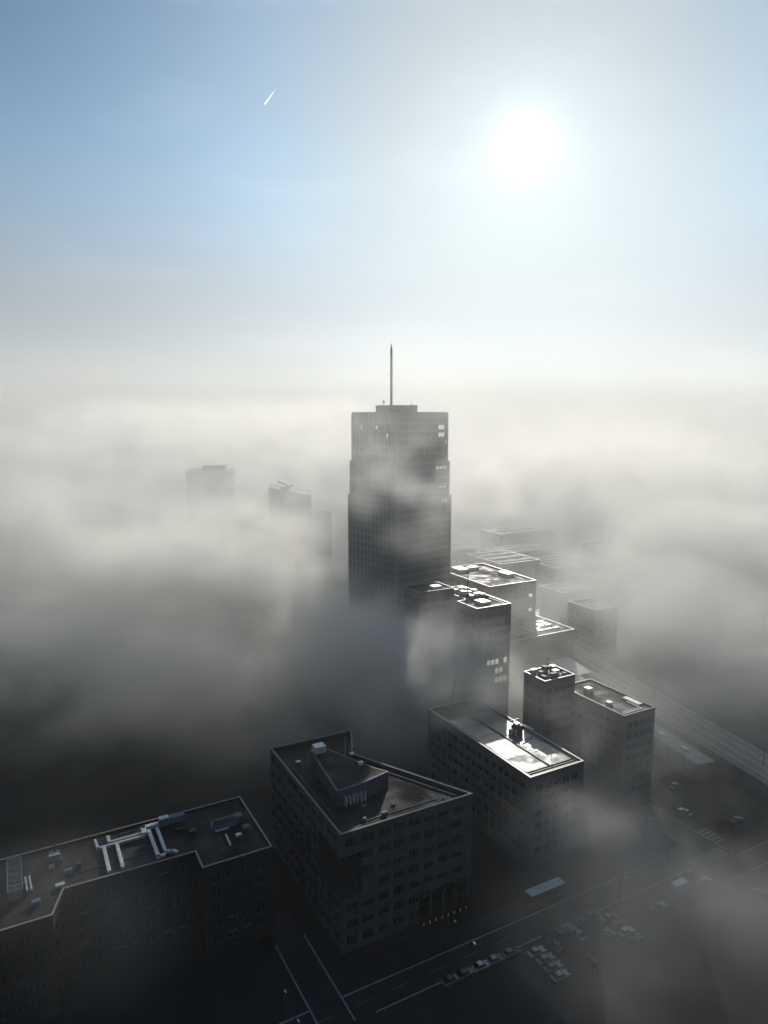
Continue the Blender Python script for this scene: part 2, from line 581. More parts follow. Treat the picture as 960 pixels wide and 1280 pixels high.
for k in range(24):
    mark(-60 + k * 9, 116.3, -56 + k * 9, 116.45)
for k in range(30):
    mark(163.4, 118 + k * 9, 163.6, 122 + k * 9)
for k in range(9):                                         # zebra across the side street
    mark(157.0 + k * 1.5, 112.0, 157.8 + k * 1.5, 115.6)
for k in range(5):                                         # zebra on the far arm
    mark(171.6, 117.0 + k * 1.4, 175.4, 117.7 + k * 1.4)
for u in (154.6, 156.2, 157.8):                            # stop and lane lines
    mark(u, 100.5, u + 0.22, 113.6)
mark(171.4, 110.5, 200, 110.75)
mark(156.5, 104.5, 200, 104.75)
mark(174.6, 131.7, 175.0, 140)
mark(175.0, 126.4, 175.3, 134.8)
for k in range(5):
    mark(96.4, 100.6 + k * 2.6, 101.4, 100.72 + k * 2.6)
    mark(119.2, 100.6 + k * 2.6, 124.0, 100.72 + k * 2.6)
mk.build("road_markings", M_paint)["kind"] = "structure"

# ------------------------------------------------------------------ foreground office building
OF = thing("office_building", "dark concrete office block with square windows and pointed corner roof in the foreground", "building", G(60.5, 130.4))
A_, B_, C_, D_, E_ = (0.3, 46.2), (25.2, 45.7), (19.0, 32.4), (35.5, 0.0), (0.0, 0.0)
OZ = 29.0
FH = 3.95
opoly = [E_, D_, C_, B_, A_]


def office():
    wb = MB()
    # street front: 8 columns x 7 rows, corner void in column 0 rows 3-5 (from the ground 2..4), colonnade under the right end
    xs = grid(8, 2.75, 4.06, 2.85)
    zs = [(OZ - 2.65 - (6 - j) * FH - 1.02, OZ - 2.65 - (6 - j) * FH + 1.02) for j in range(7)]
    void = set()
    for i in range(0, 3):
        for j in range(7, 12):
            void.add((i, j))
    for i in range(10, 17):
        for j in range(0, 4):
            void.add((i, j))
    # rows whose opening lies inside a void are dropped by 'void'; the column beside the void has one closed bay
    op = facade(wb, E_, 0.0, 35.5, 0.0, OZ - 0.06, xs, zs, skip={(1, 3)}, void=void)
    windows(OF, E_, 0.0, op, nm=3)
    front_zs = zs
    vz0, vz1 = zs[3][0] - 0.0, zs[5][1]
    cz = zs[1][1]
    xv, xc = xs[1][0], xs[4][1]
    # left flank along v, seen from outside right to left: from A to E
    La = Vector(A_); W = 46.2
    ang = math.atan2(E_[1] - A_[1], E_[0] - A_[0])
    xs2 = grid(11, 2.6, 4.06, 2.85)
    void2 = set()
    for i in range(17, 23):
        for j in range(7, 12):
            void2.add((i, j))
    op2 = facade(wb, A_, ang, 46.2, 0.0, OZ - 0.06, xs2, zs, void=void2)
    windows(OF, A_, ang, op2, nm=3)
    yv = 46.2 - xs2[7][1]                                   # depth of the corner void along v
    # the other sides
    for a, b in ((D_, C_), (C_, B_), (B_, A_)):
        a, b = Vector(a), Vector(b)
        Wk = (b - a).length
        nc = int((Wk - 1) / 4.06)
        xk = grid(nc, (Wk - (nc - 1) * 4.06) / 2, 4.06, 2.85)
        an = math.atan2(b.y - a.y, b.x - a.x)
        joined_panes(OF, a, an, facade(wb, a, an, Wk, 0, OZ - 0.06, xk, zs))
    wb.build("wall", M_concrete, OF)
    # corner void: back walls, floor, soffit, set 0.3 m behind the facade planes
    rb = MB()
    za, zb = vz0, vz1
    rb.face([(xv, 0.0, za), (xv, yv, za), (xv, yv, zb), (xv, 0.0, zb)])
    rb.face([(0.1, yv, za), (xv, yv, za), (xv, yv, zb), (0.1, yv, zb)])
    rb.face([(0.05, 0.0, za), (xv, 0.0, za), (xv, yv, za), (0.1, yv, za)])
    rb.face([(0.05, 0.0, zb), (xv, 0.0, zb), (xv, yv, zb), (0.1, yv, zb)])
    rb.build("corner_terrace", M_soffit, OF)
    for k in range(3):
        MB().box(xv - 0.08, 1.0 + k * 3.2, za + 0.9 , xv + 0.05, 3.2 + k * 3.2, zb - 1.0).build("terrace_window", M_glass, OF)
    # colonnade under the right end
    cb = MB()
    cb.face([(xc, 5.0, 0), (35.3 - 2.2, 5.0, 0), (35.3 - 2.2, 5.0, cz), (xc, 5.0, cz)])
    cb.face([(xc, 0, 0), (xc, 5.0, 0), (xc, 5.0, cz), (xc, 0, cz)])
    cb.face([(xc, 0, cz), (35.4, 0, cz), (33.1, 5, cz), (xc, 5, cz)])
    cb.build("arcade", M_soffit, OF)
    for k in range(4):
        MB().box(xc + 3.2 + k * 3.6, 0.1, 0, xc + 3.75 + k * 3.6, 0.65, cz - 0.01).build("column", M_concrete, OF)
    for k in range(5):
        MB().box(xc + 1.0 + k * 2.4, 4.9, 0.3, xc + 3.1 + k * 2.4, 4.98, 3.2).build("shop_window", M_glass, OF)
    lm = MB().tube((0, 0, 0), (0, 0, 0.55), 0.16, 0.12, 8).mesh("arcade_lamp")
    for k in range(8):
        place(lm, "arcade_lamp", M_warm, OF, (xc + 0.6 + k * 1.75, -1.2, 0.0))
    # roof
    roof_set(OF, opoly, OZ, par=0.9, cop=0.45, mcop=M_copdull)
    lane = inset(opoly, 2.0); lane2 = inset(opoly, 2.18)
    for k in (1, 2):
        k2 = (k + 1) % 5
        MB().prism([lane[k], lane[k2], lane2[k2], lane2[k]], OZ - 0.9, OZ - 0.55).build("roof_rail", M_copdull, OF)
    # plant house
    zt = 32.3
    ph = [(4.4, 11.2), (10.6, 11.6), (19.6, 13.6), (17.2, 17.2), (10.6, 33.4), (7.0, 33.6)]
    P_ = MB().prism(ph, OZ - 0.9, zt).build("plant_house", M_clad, OF)
    MB().prism(inset(ph, 0.35), zt, zt + 0.06).build("plant_roof", M_roof, P_)
    rim = MB()
    o1, o2 = inset(ph, -0.08), inset(ph, 0.34)
    for k in range(len(ph)):
        k2 = (k + 1) % len(ph)
        rim.prism([o1[k], o1[k2], o2[k2], o2[k]], zt, zt + 0.14)
    rim.build("plant_coping", M_clad, P_)
    for k in range(12):                                     # standing seams on the long side
        t = (k + 0.5) / 12
        x, y = 7.0 + (4.4 - 7.0) * t, 33.6 + (11.2 - 33.6) * t
        MB().box(x - 0.12, y - 0.08, OZ - 0.9, x + 0.02, y + 0.08, zt - 0.1).build("seam", M_clad, P_)
    for k in range(6):                                      # pale louvre blades in front
        x = 6.3 + k * 1.0
        MB().box(x, 10.3, OZ - 0.6, x + 0.38, 11.2, OZ + 1.7).build("louvre", M_steel, P_)
    MB().box(7.2, 30.2, zt + 0.06, 10.2, 32.9, zt + 1.9).build("lift_head", M_steel, P_, bevel=0.06)


office()
for k, (x0, y0, x1, y1) in enumerate(((2.2, 8.0, 2.5, 40.0), (5.0, 3.2, 27.0, 3.45), (12.0, 36.0, 21.5, 36.25))):
    MB().box(x0, y0, OZ - 0.9, x1, y1, OZ - 0.74).build("cable_tray", M_dkmetal, OF)
for x, y in ((3.4, 5.0), (24.5, 5.4), (16.5, 6.2), (3.2, 30.0), (20.0, 40.0), (8.5, 41.5), (28.6, 2.6)):
    MB().tube((x, y, OZ - 0.9), (x, y, OZ - 0.55), 0.22, 0.22, 8).build("drain", M_dkmetal, OF)


def vent(name, u, v, z, w, d, h, m, label, group=None, rz=TH):
    t = thing(name, label, "roof vent", G(u, v, z), rz, group)
    MB().box(-w / 2, -d / 2, 0.0, w / 2, d / 2, h * 0.8).build("housing", m, t, bevel=0.04)
    MB().box(-w / 2 - 0.08, -d / 2 - 0.08, h * 0.8, w / 2 + 0.08, d / 2 + 0.08, h).build("cowl", m, t, bevel=0.03)
    return t


vent("roof_vent", 65.1, 166.6, OZ - 0.9, 1.1, 0.8, 0.5, M_steel, "small pale roof vent beside the far left parapet of the office roof")
vent("roof_vent", 76.0, 156.3, 32.36, 0.9, 0.8, 0.5, M_steel, "small vent on the middle of the plant house roof")
vent("roof_vent", 75.6, 150.4, 32.36, 1.1, 0.9, 0.8, M_steel, "larger pale vent on the front of the plant house roof")
vent("roof_vent", 70.6, 138.8, OZ - 0.9, 0.9, 0.9, 0.7, M_bluebox, "low blue grey box just before the plant house louvres")
vent("roof_vent", 68.4, 134.2, OZ - 0.9, 0.6, 0.6, 0.6, M_bluebox, "tiny vent near the front parapet of the office roof")
vent("roof_vent", 73.3, 133.6, OZ - 0.9, 1.3, 0.8, 1.0, M_bluebox, "blue grey cabinet close to the front parapet of the office roof")
vent("roof_vent", 77.3, 136.4, OZ - 0.9, 0.7, 0.6, 0.4, M_dkmetal, "dark small hatch right of the plant house louvres")

# ------------------------------------------------------------------ low block on the left with ducts on its roof
LZ = 22.0
LB = thing("flat_roofed_block", "long low block with dark stepped flat roof carrying white ducts at the left", "building", G(-60, 143.4))
lpoly = [(0, 0), (63.6, 0), (66.2, 7.5), (93.4, 7.0), (93.4, 0.4), (109.5, 0.4), (109.5, 25.0), (0, 25.0)]
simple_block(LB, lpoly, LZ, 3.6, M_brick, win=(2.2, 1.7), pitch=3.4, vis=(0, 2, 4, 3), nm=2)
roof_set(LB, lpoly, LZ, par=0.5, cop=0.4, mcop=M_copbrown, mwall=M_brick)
RZ = LZ - 0.5
for x0, y0, x1, y1 in ((68.0, 12.2, 88.0, 12.42), (100.0, 4.0, 100.25, 21.0), (58.0, 22.6, 104.0, 22.8)):
    MB().box(x0, y0, RZ, x1, y1, RZ + 0.14).build("cable_tray", M_dkmetal, LB)
for x, y in ((70, 10), (80, 20.4), (90, 10.2), (97, 20), (107, 3), (107, 22), (62, 20)):
    MB().tube((x, y, RZ), (x, y, RZ + 0.3), 0.22, 0.22, 8).build("drain", M_dkmetal, LB)


def duct(pts, w, h, label, z=RZ + 0.35, m=None, name="ventilation_duct", group="white ducts on the dark flat roof"):
    """A rectangular duct on short feet along grid points."""
    base = G(*pts[0])
    t = thing(name, label, "duct", (base.x, base.y, z), TH, group)
    loc = [(p[0] - pts[0][0], p[1] - pts[0][1]) for p in pts]
    for a, b in zip(loc[:-1], loc[1:]):
        d = Vector((b[0] - a[0], b[1] - a[1], 0)).normalized() * (w / 2)
        MB().bar((a[0] - d.x * 0.98, a[1] - d.y * 0.98, h / 2), (b[0] + d.x, b[1] + d.y, h / 2), w, h).build("duct_run", m or M_steel, t, bevel=0.04)
        L = math.hypot(b[0] - a[0], b[1] - a[1])
        for k in range(max(1, int(L / 2.2))):
            q = (k + 0.5) / max(1, int(L / 2.2))
            x, y = a[0] + (b[0] - a[0]) * q, a[1] + (b[1] - a[1]) * q
            MB().box(x - 0.1, y - 0.1, -0.35, x + 0.1, y + 0.1, 0.02).build("foot", M_dkmetal, t)
            fl = MB(); dd = d.normalized()
            fl.bar((x - dd.x * 0.05, y - dd.y * 0.05, h / 2), (x + dd.x * 0.05, y + dd.y * 0.05, h / 2), w + 0.12, h + 0.12)
            fl.build("flange", m or M_steel, t)
    return t


duct([(14.0, 165.6), (14.2, 162.0), (24.2, 162.0)], 0.55, 0.5, "white duct with a hook at its left end, longest on the dark roof")
duct([(17.2, 163.3), (24.3, 163.4)], 0.5, 0.45, "short white duct behind and parallel to the longest one")
duct([(16.8, 165.6), (16.8, 163.7)], 0.7, 0.5, "stub of white duct at the back of the parallel pair")
duct([(15.4, 161.2), (15.3, 152.3)], 0.75, 0.55, "white duct running forward, left one of the left pair of legs")
duct([(18.2, 161.2), (18.1, 152.2)], 0.7, 0.55, "white duct running forward, right one of the left pair of legs")
duct([(25.7, 163.4), (25.7, 152.2), (26.9, 152.3)], 0.8, 0.55, "white duct with short foot turned right, left of the right pair of legs")
duct([(27.6, 163.4), (27.5, 153.2), (28.9, 153.1), (29.6, 152.1)], 0.7, 0.55, "white duct with bent foot, rightmost of the duct legs")
duct([(24.5, 162.8), (24.6, 164.9), (28.6, 165.1)], 1.1, 0.9, "thick white duct elbow joined to the blue grey air handler")
t = thing("air_handler", "long blue grey air handling unit behind the white ducts", "air handler", G(31.2, 165.2, RZ), TH)
MB().box(-2.9, -0.9, 0.25, 3.2, 0.9, 1.9).build("casing", M_bluebox, t, bevel=0.06)
for k in range(4):
    MB().box(-2.6 + k * 1.45, -0.98, 0.45, -1.4 + k * 1.45, -0.9, 1.7).build("access_panel", M_bluebox, t)
MB().box(-2.7, -0.7, 0.0, 3.0, 0.7, 0.25).build("base_frame", M_dkmetal, t)
MB().box(-2.8, -0.75, 1.9, -0.6, 0.75, 2.2).build("intake_hood", M_steel, t, bevel=0.05)
MB().box(0.2, -4.2, 0.2, 2.4, -3.6, 0.5).build("duct_stub", M_dkmetal, t)

t = thing("chiller", "large dark chiller with pale rim, leftmost unit on the low roof", "chiller", G(-2.7, 158.0, RZ), TH)
MB().box(-1.3, -6.0, 0.3, 1.3, 6.0, 2.3).build("casing", M_dkmetal, t)
MB().box(-1.45, -6.15, 2.3, 1.45, -5.9, 2.5).build("rim", M_bluebox, t)
MB().box(-1.45, 5.9, 2.3, 1.45, 6.15, 2.5).build("rim", M_bluebox, t)
MB().box(-1.45, -5.9, 2.3, -1.25, 5.9, 2.5).build("rim", M_bluebox, t)
MB().box(1.25, -5.9, 2.3, 1.45, 5.9, 2.5).build("rim", M_bluebox, t)
MB().box(-1.25, -6.1, 0.4, 1.25, -6.0, 2.2).build("end_panel", M_bluebox, t)
MB().box(-1.2, -4.1, 2.3, 1.2, -3.8, 2.44).build("cross_bar", M_bluebox, t)
for k in range(5):
    MB().tube((0, -4.9 + k * 2.4, 2.3), (0, -4.9 + k * 2.4, 2.42), 0.85, 0.85, 14).build("fan", M_dkmetal, t)
duct([(-0.75, 158.4), (-0.55, 153.6)], 0.35, 0.5, "thin white pipe beside the chiller, left of two", name="pipe", group="pipes beside the chiller")
duct([(0.05, 158.4), (0.25, 153.6)], 0.35, 0.5, "thin white pipe beside the chiller, right of two", name="pipe", group="pipes beside the chiller")
t = thing("cooling_tower", "small grey cooling unit with stack near the back of the low roof", "cooling unit", G(5.2, 162.2, RZ), TH)
MB().box(-1.5, -1.6, 0.0, 1.5, 1.6, 1.2).build("casing", M_dkmetal, t, bevel=0.05)
MB().box(-1.0, -0.9, 1.2, 1.0, 1.2, 2.2).build("upper_casing", M_bluebox, t, bevel=0.05)
MB().box(-1.1, -1.0, 2.2, 1.1, -0.4, 2.35).build("lid", M_steel, t)
MB().tube((0.2, 0.7, 2.2), (0.2, 0.7, 4.2), 0.25, 0.25, 10).build("stack", M_dkmetal, t)
MB().box(-1.3, -2.2, 0.0, -0.1, -1.6, 0.8).build("duct_stub", M_steel, t)
vent("roof_vent", 7.6, 157.0, RZ, 1.5, 0.8, 0.7, M_bluebox, "blue grey box right of the small cooling unit")
vent("roof_vent", 5.6, 152.6, RZ, 1.6, 0.9, 0.7, M_steel, "pale low box in front of the small cooling unit")
vent("roof_vent", 9.8, 157.8, RZ, 0.9, 1.6, 1.3, M_dkmetal, "dark upright box between cooling unit and white ducts")
vent("roof_vent", 0.9, 149.0, RZ, 1.4, 1.1, 1.0, M_bluebox, "blue grey box near the front edge at the left of the low roof")
vent("roof_vent", 34.9, 158.6, RZ, 1.6, 1.0, 0.9, M_dkmetal, "dark box between the ducts and the grey plant at the right")
vent("roof_vent", 46.6, 154.3, RZ, 1.5, 1.2, 0.8, M_bluebox, "blue grey box right of the rounded grey plant")
vent("roof_vent", 44.1, 152.2, RZ, 1.2, 0.8, 0.6, M_steel, "pale box in front of the rounded grey plant")
duct([(41.4, 153.4), (41.2, 149.0)], 0.35, 0.35, "short thin pale pipe lying alone before the rounded grey plant", name="pipe", group="pipes on the low roof")
vent("roof_vent", 18.6, 157.0, RZ, 0.4, 2.6, 0.5, M_dkmetal, "narrow dark strip vent between the left pair of duct legs")
t = thing("roof_plant", "rounded grey plant cluster at the right end of the low roof", "roof plant", G(42.6, 157.6, RZ), TH)
MB().box(-3.6, -1.2, 0.0, 2.6, 1.4, 1.3).build("casing", M_bluebox, t, bevel=0.35)
MB().tube((-2.6, 0.1, 1.2), (2.2, 0.3, 1.5), 1.0, 0.8, 14).build("drum", M_clad, t, bevel=0.1)
MB().box(2.4, -0.6, 0.0, 4.2, 1.6, 1.9).build("cabinet", M_clad, t, bevel=0.2)
MB().tube((-3.2, -0.9, 0.0), (-3.2, -0.9, 2.4), 0.18, 0.18, 8).build("stack", M_dkmetal, t)
MB().tube((0.2, -1.7, 0.5), (-3.0, -1.7, 0.5), 0.25, 0.25, 8).build("pipe_run", M_steel, t)

# ------------------------------------------------------------------ building with the wet bright roof
WZ = 26.0
WB = thing("wet_roofed_building", "block whose wet flat roof in two long panels mirrors the sun", "building", G(117.0, 133.8))
wpoly = [(0, 0), (19.0, 0), (19.0, 50), (0, 50)]
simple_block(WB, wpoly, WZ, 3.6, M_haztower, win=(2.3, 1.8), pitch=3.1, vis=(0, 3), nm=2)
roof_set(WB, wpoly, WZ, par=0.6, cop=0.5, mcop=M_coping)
wr = WZ - 0.6
gut = MB()
for k, (a, b) in enumerate((((1.5, 3.2), (9.0, 40)), ((10.0, 3.2), (17.5, 40)))):
    MB().box(a[0], a[1], wr - 0.02, b[0], b[1], wr + 0.16).build("wet_roof_panel", M_wetroof, WB)
for x in (1.0, 18.0):
    MB().bar((x, 1.2, wr + 0.15), (x, 48, wr + 0.15), 0.16, 0.3).build("roof_kerb", M_coping, WB)
MB().bar((1.0, 1.2, wr + 0.15), (18.0, 1.2, wr + 0.15), 0.16, 0.3).build("roof_kerb", M_coping, WB)
MB().bar((1.0, 2.3, wr + 0.1), (18.0, 2.3, wr + 0.1), 0.12, 0.2).build("roof_kerb", M_coping, WB)
MB().bar((9.5, 2.8, wr + 0.2), (9.5, 44, wr + 0.2), 0.5, 0.4).build("roof_divider", M_dkmetal, WB)
for y in (11.0, 18.5, 26.0, 33.0):                          # felt seams across the panels
    for x0 in (1.5, 10.0):
        MB().box(x0 + 0.05, y, wr + 0.16, x0 + 7.45, y + 0.12, wr + 0.18).build("seam", M_roof, WB)
t = thing("roof_plant", "steel framed plant cluster standing on the wet bright roof", "roof plant", G(132.0, 157.5, WZ - 0.44), TH)
MB().box(-1.4, -1.2, 0, 1.3, 1.2, 2.2).build("casing", M_dkmetal, t, bevel=0.05)
MB().box(-1.0, -0.8, 2.2, 0.6, 0.9, 2.9).build("upper_casing", M_steel, t, bevel=0.05)
MB().bar((0.8, -1.4, 2.6), (3.4, -3.4, 1.4), 0.7, 0.25).build("sloping_duct", M_steel, t)
for k in range(4):
    MB().tube((-1.6 + k * 1.0, 1.3, 0), (-1.6 + k * 1.0, 1.3, 3.4), 0.07, 0.07, 6).build("post", M_steel, t)
MB().bar((-1.7, 1.3, 3.4), (1.6, 1.3, 3.4), 0.1, 0.1).build("rail", M_steel, t)
MB().box(-2.6, -0.4, 0, -1.6, 0.9, 1.4).build("cabinet", M_steel, t, bevel=0.05)
MB().tube((-2.0, -1.9, 0), (-2.0, -1.9, 1.8), 0.25, 0.25, 8).build("stack", M_steel, t)

# ------------------------------------------------------------------ block with crowded roof and its lower wing
BZ, BZ2 = 36.0, 30.0
BL = thing("office_block", "bluish office block with crowded bright roof and lower flat wing to its right", "building", G(148.6, 143.0))
bpoly = [(0, 21.4), (13.0, 21.4), (13.0, 31.6), (0, 31.6)]
simple_block(BL, bpoly, BZ, 3.6, M_clad, win=(2.2, 1.9), pitch=2.9, vis=(0, 3), nm=2, glass=M_bglass)
roof_set(BL, bpoly, BZ, par=0.6, cop=0.4)
wing = [(12.6, 0.0), (26.2, 0.0), (26.2, 27.5), (13.1, 27.5), (13.1, 21.3), (12.6, 21.3)]
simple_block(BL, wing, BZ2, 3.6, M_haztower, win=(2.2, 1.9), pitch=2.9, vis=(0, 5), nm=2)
roof_set(BL, wing, BZ2, par=0.5, cop=0.4)
for x0, y0, x1, y1, h in ((23.2, 4.0, 25.2, 10.5, 0.5), (14.0, 1.6, 22.4, 1.9, 0.3), (14.6, 2.6, 21.8, 2.8, 0.25), (22.2, 1.8, 22.5, 8.0, 0.3)):
    MB().box(x0, y0, BZ2 - 0.5, x1, y1, BZ2 - 0.5 + h).build("roof_light" if h > 0.4 else "roof_kerb", M_steel, BL)
vent("roof_vent", 166.5, 163.2, BZ2 - 0.5, 2.2, 2.2, 1.4, M_steel, "pale square unit at the back of the lower wing roof")
vent("roof_vent", 164.5, 152.2, BZ2 - 0.5, 1.6, 1.6, 1.0, M_steel, "grey unit in the middle of the lower wing roof")
random.seed(11)
for k, (u, v, w, d, h) in enumerate(((150.6, 172.2, 1.6, 1.2, 1.8), (152.6, 170.4, 2.2, 1.6, 1.4), (155.0, 171.8, 1.4, 1.8, 2.2), (157.6, 169.4, 2.0, 1.4, 1.2),
                                     (151.0, 167.6, 1.2, 1.8, 1.0), (154.4, 166.8, 2.4, 1.2, 1.6), (159.2, 172.4, 1.6, 1.6, 1.5), (158.8, 166.6, 1.2, 1.2, 1.0))):
    words = ("tall narrow steel unit at the left back", "wide steel unit left of the middle", "tallest steel unit at the back", "low wide unit right of the middle",
             "low narrow unit at the left front", "wide unit at the front edge", "square unit at the right back", "small cube at the right front")[k]
    vent("roof_vent", u, v, BZ - 0.6, w, d, h, M_dull if k % 3 else M_steel, words + " of the crowded block roof", "units on the crowded block roof")
t = thing("roof_mast", "thin steel mast rising from the crowded block roof", "mast", G(153.6, 168.8, BZ - 0.6), TH)
MB().tube((0, 0, 0), (0, 0, 6.5), 0.12, 0.06, 8).build("pole", M_dkmetal, t)
MB().bar((-0.6, 0, 4.8), (0.6, 0, 4.8), 0.06, 0.06).build("crossbar", M_dkmetal, t)

# ------------------------------------------------------------------ building behind with lit floors
MZ = 49.0
MI = thing("grey_office_tower", "grey flat roofed block right of the tall tower with lit floors at its corner", "building", G(152.4, 206.6))
mpoly = [(0, 0), (16.2, 0), (16.2, 33), (4.5, 33), (4.5, 12.9), (0, 12.9)]
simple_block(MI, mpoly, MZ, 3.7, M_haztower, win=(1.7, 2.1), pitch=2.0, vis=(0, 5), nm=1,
             lit={0: [7 * 6 + 3, 7 * 6 + 4, 7 * 6 + 6, 7 * 5 + 4, 7 * 5 + 5, 7 * 4 + 4, 7 * 4 + 5, 7 * 4 + 6, 7 * 6 + 2]})
roof_set(MI, mpoly, MZ, par=0.7, cop=0.5)
MB().box(5.5, 4.4, MZ - 0.7, 9.8, 9.2, MZ + 0.6).build("roof_light", M_steel, MI, bevel=0.05)
MB().box(6.4, 12.0, MZ - 0.7, 14.6, 30.0, MZ + 0.5).build("plant_deck", M_gravel, MI)
for k in range(9):
    MB().box(6.7 + (k % 3) * 2.7, 13 + (k // 3) * 5.4, MZ + 0.5, 8.3 + (k % 3) * 2.7, 15.4 + (k // 3) * 5.4, MZ + 1.2 + 0.4 * (k % 2)).build("plant_unit", M_steel, MI)
MB().bar((1.4, 1.6, MZ - 0.5), (14.8, 1.6, MZ - 0.5), 0.2, 0.3).build("roof_kerb", M_coping, MI)
MB().bar((14.8, 1.6, MZ - 0.5), (14.8, 31, MZ - 0.5), 0.2, 0.3).build("roof_kerb", M_coping, MI)
t = thing("roof_mast", "dark lattice mast with short arms on the grey block roof", "mast", G(158.8, 221.4, MZ + 0.5), TH)
MB().tube((0, 0, 0), (0, 0, 11.5), 0.28, 0.07, 8).build("pole", M_dkmetal, t)
for z in (4.0, 6.5):
    MB().bar((-0.9, 0, z), (0.9, 0, z), 0.09, 0.09).build("crossbar", M_dkmetal, t)
MB().box(-0.5, -0.5, 0, 0.5, 0.5, 1.2).build("base", M_dkmetal, t)
UP = thing("grey_office_tower", "narrow roof part with pale hatch wedged between tall tower and grey block", "building", G(152.2, 227.4))
simple_block(UP, [(-12, 0), (4.2, 0), (4.2, 12), (-12, 12)], 52.0, 3.7, M_haztower, win=(1.7, 2.1), pitch=2.2, vis=(0,), nm=1)
roof_set(UP, [(-12, 0), (4.2, 0), (4.2, 12), (-12, 12)], 52.0, par=0.5, cop=0.4)
MB().box(-3.5, 3.0, 51.5, 0.5, 6.5, 52.6).build("roof_light", M_steel, UP)

# ------------------------------------------------------------------ hall with rows of skylights
SK = thing("skylit_hall", "low station hall with three stepped roofs ribbed by bright skylights", "hall", G(180.0, 238.8))
for k, (y0, y1, x1, z) in enumerate(((0, 20.0, 53.6, 20.0), (20.0, 40.0, 54.5, 19.4), (40.0, 62.0, 55.0, 18.8))):
    p = [(0, y0), (x1, y0), (x1, y1), (0, y1)]
    MB().prism(p, 0, z - 0.5).build("hall_wall", M_haztower, SK)
    MB().prism(inset(p, 0.05), z - 0.5, z).build("roof_deck", M_roof, SK)
    MB().bar((0, y0 + 0.4, z + 0.2), (x1, y0 + 0.4, z + 0.2), 0.8, 0.4).build("coping", M_coping, SK)
    MB().bar((x1 - 0.4, y0 + 0.8, z + 0.2), (x1 - 0.4, y1, z + 0.2), 0.8, 0.4).build("coping", M_coping, SK)
    for j in range(5):
        yy = y0 + 6.0 + j * 2.7
        for i in range(9):
            if random.random() < 0.88:
                xx = 9 + i * 4.6
                b = MB().box(xx, yy, z + 0.02, xx + 3.5, yy + 1.3, z + 0.45)
                b.build("skylight", M_skyl, SK)

# ------------------------------------------------------------------ farther flat roofs
FA = thing("flat_office_block", "hazy mid height block with bright roof edge behind the grey block", "building", G(205.0, 267.6))
fpoly = [(0, 0), (29.2, 0), (30.5, 46), (0, 48)]
simple_block(FA, fpoly, 38.0, 3.7, M_haztower, win=(2.2, 1.8), pitch=3.2, vis=(0,), nm=1, lit={0: [8 * 7 + 7, 8 * 5 + 7, 8 * 3 + 7]})
roof_set(FA, fpoly, 38.0, par=0.6, cop=0.6)
for x0, y0, x1, y1 in ((22, 14, 27, 22), (6, 34, 12, 42), (14, 36, 20, 40)):
    MB().box(x0, y0, 37.4, x1, y1, 39.0).build("plant_unit", M_steel, FA)


def shed(label, u, v, w, d, h, name="warehouse", cat="warehouse", m=None, stripes=0):
    t = thing(name, label, cat, G(u, v))
    p = [(0, 0), (w, 0), (w, d), (0, d)]
    simple_block(t, p, h, 3.8, m or M_haztower, win=(3.0, 1.6), pitch=4.6, vis=(), nm=1)
    roof_set(t, p, h, par=0.4, cop=0.7, mroof=M_wetroof if stripes < 0 else M_roof)
    for k in range(max(0, stripes)):
        MB().box(2, 3 + k * (d - 6) / max(1, stripes), h - 0.4, w - 2, 3 + (k + 0.4) * (d - 6) / max(1, stripes), h + 0.3).build("roof_light", M_dull, t)
    return t


shed("long pale low roof just right of the tall tower in the haze", 296, 374, 34, 40, 20, stripes=3)
shed("low roof with wide bright stripe beside the pale long roof", 326, 352, 38, 34, 18, stripes=4)
shed("far low roof at the foot of the haze right of the tower", 372, 470, 60, 30, 20, stripes=2)
shed("long thin bright roof far off at the right in the fog", 400, 368, 88, 38, 20, stripes=2)
shed("dark block standing right of the skylit hall in the fog", 262, 254, 16, 20, 22, name="flat_office_block", cat="building")
shed("faint square flat roof in the fog right of the wet street", 352, 280, 22, 22, 12, stripes=1)
shed("faint low roof edge at the far right in the bright fog", 330, 180, 40, 26, 12, stripes=2)
for w, u, v, a, b, h, st in (("nearest of the faint low roofs behind the bright striped ones", 300, 318, 26, 22, 12, 1), ("faint low roof in the fog just left of the thin far roof", 366, 356, 28, 26, 14, 2),
                            ("small pale roof right of the thin far roof", 500, 350, 30, 26, 14, 1), ("long dim roof in the fog far behind the skylit hall", 330, 420, 54, 22, 16, 2),
                            ("dim square roof far off between tower foot and pale long roof", 292, 440, 30, 26, 18, 1), ("low dim roof beyond the railway at the right", 290, 200, 26, 18, 9, 1),
                            ("faint wide roof beyond the railway, farther than the low dim one", 340, 232, 30, 24, 11, 2)):
    shed(w, u, v, a, b, h, stripes=st)
shed("flat roof barely showing through the fog at the left", 16, 318, 26, 22, 9, name="flat_office_block", cat="building")
PV = thing("glass_pavilion", "small teal glass roofed pavilion behind the crowded block roof", "pavilion", G(190.0, 206.0))
MB().box(0, 0, 0, 13, 16, 9.0).build("wall", M_haztower, PV)
for k in range(5):
    MB().box(0.3 + k * 2.5, 0.3, 9.0, 2.6 + k * 2.5, 15.7, 9.5 + 0.25 * (k % 2)).build("roof_pane", M_tealg, PV)
KI = thing("station_entrance", "low building with pale sloping roof at the railway", "building", G(215.0, 222.0))
MB().box(0, 0, 0, 12, 14, 6.0).build("wall", M_haztower, KI)
b = MB(); b.face([(-0.5, -0.5, 6.01), (12.5, -0.5, 6.01), (12.5, 14.5, 8.5), (-0.5, 14.5, 8.5)]); b.face([(-0.5, -0.5, 5.8), (12.5, -0.5, 5.8), (12.5, -0.5, 6.01), (-0.5, -0.5, 6.01)])
b.build("roof", M_steel, KI)

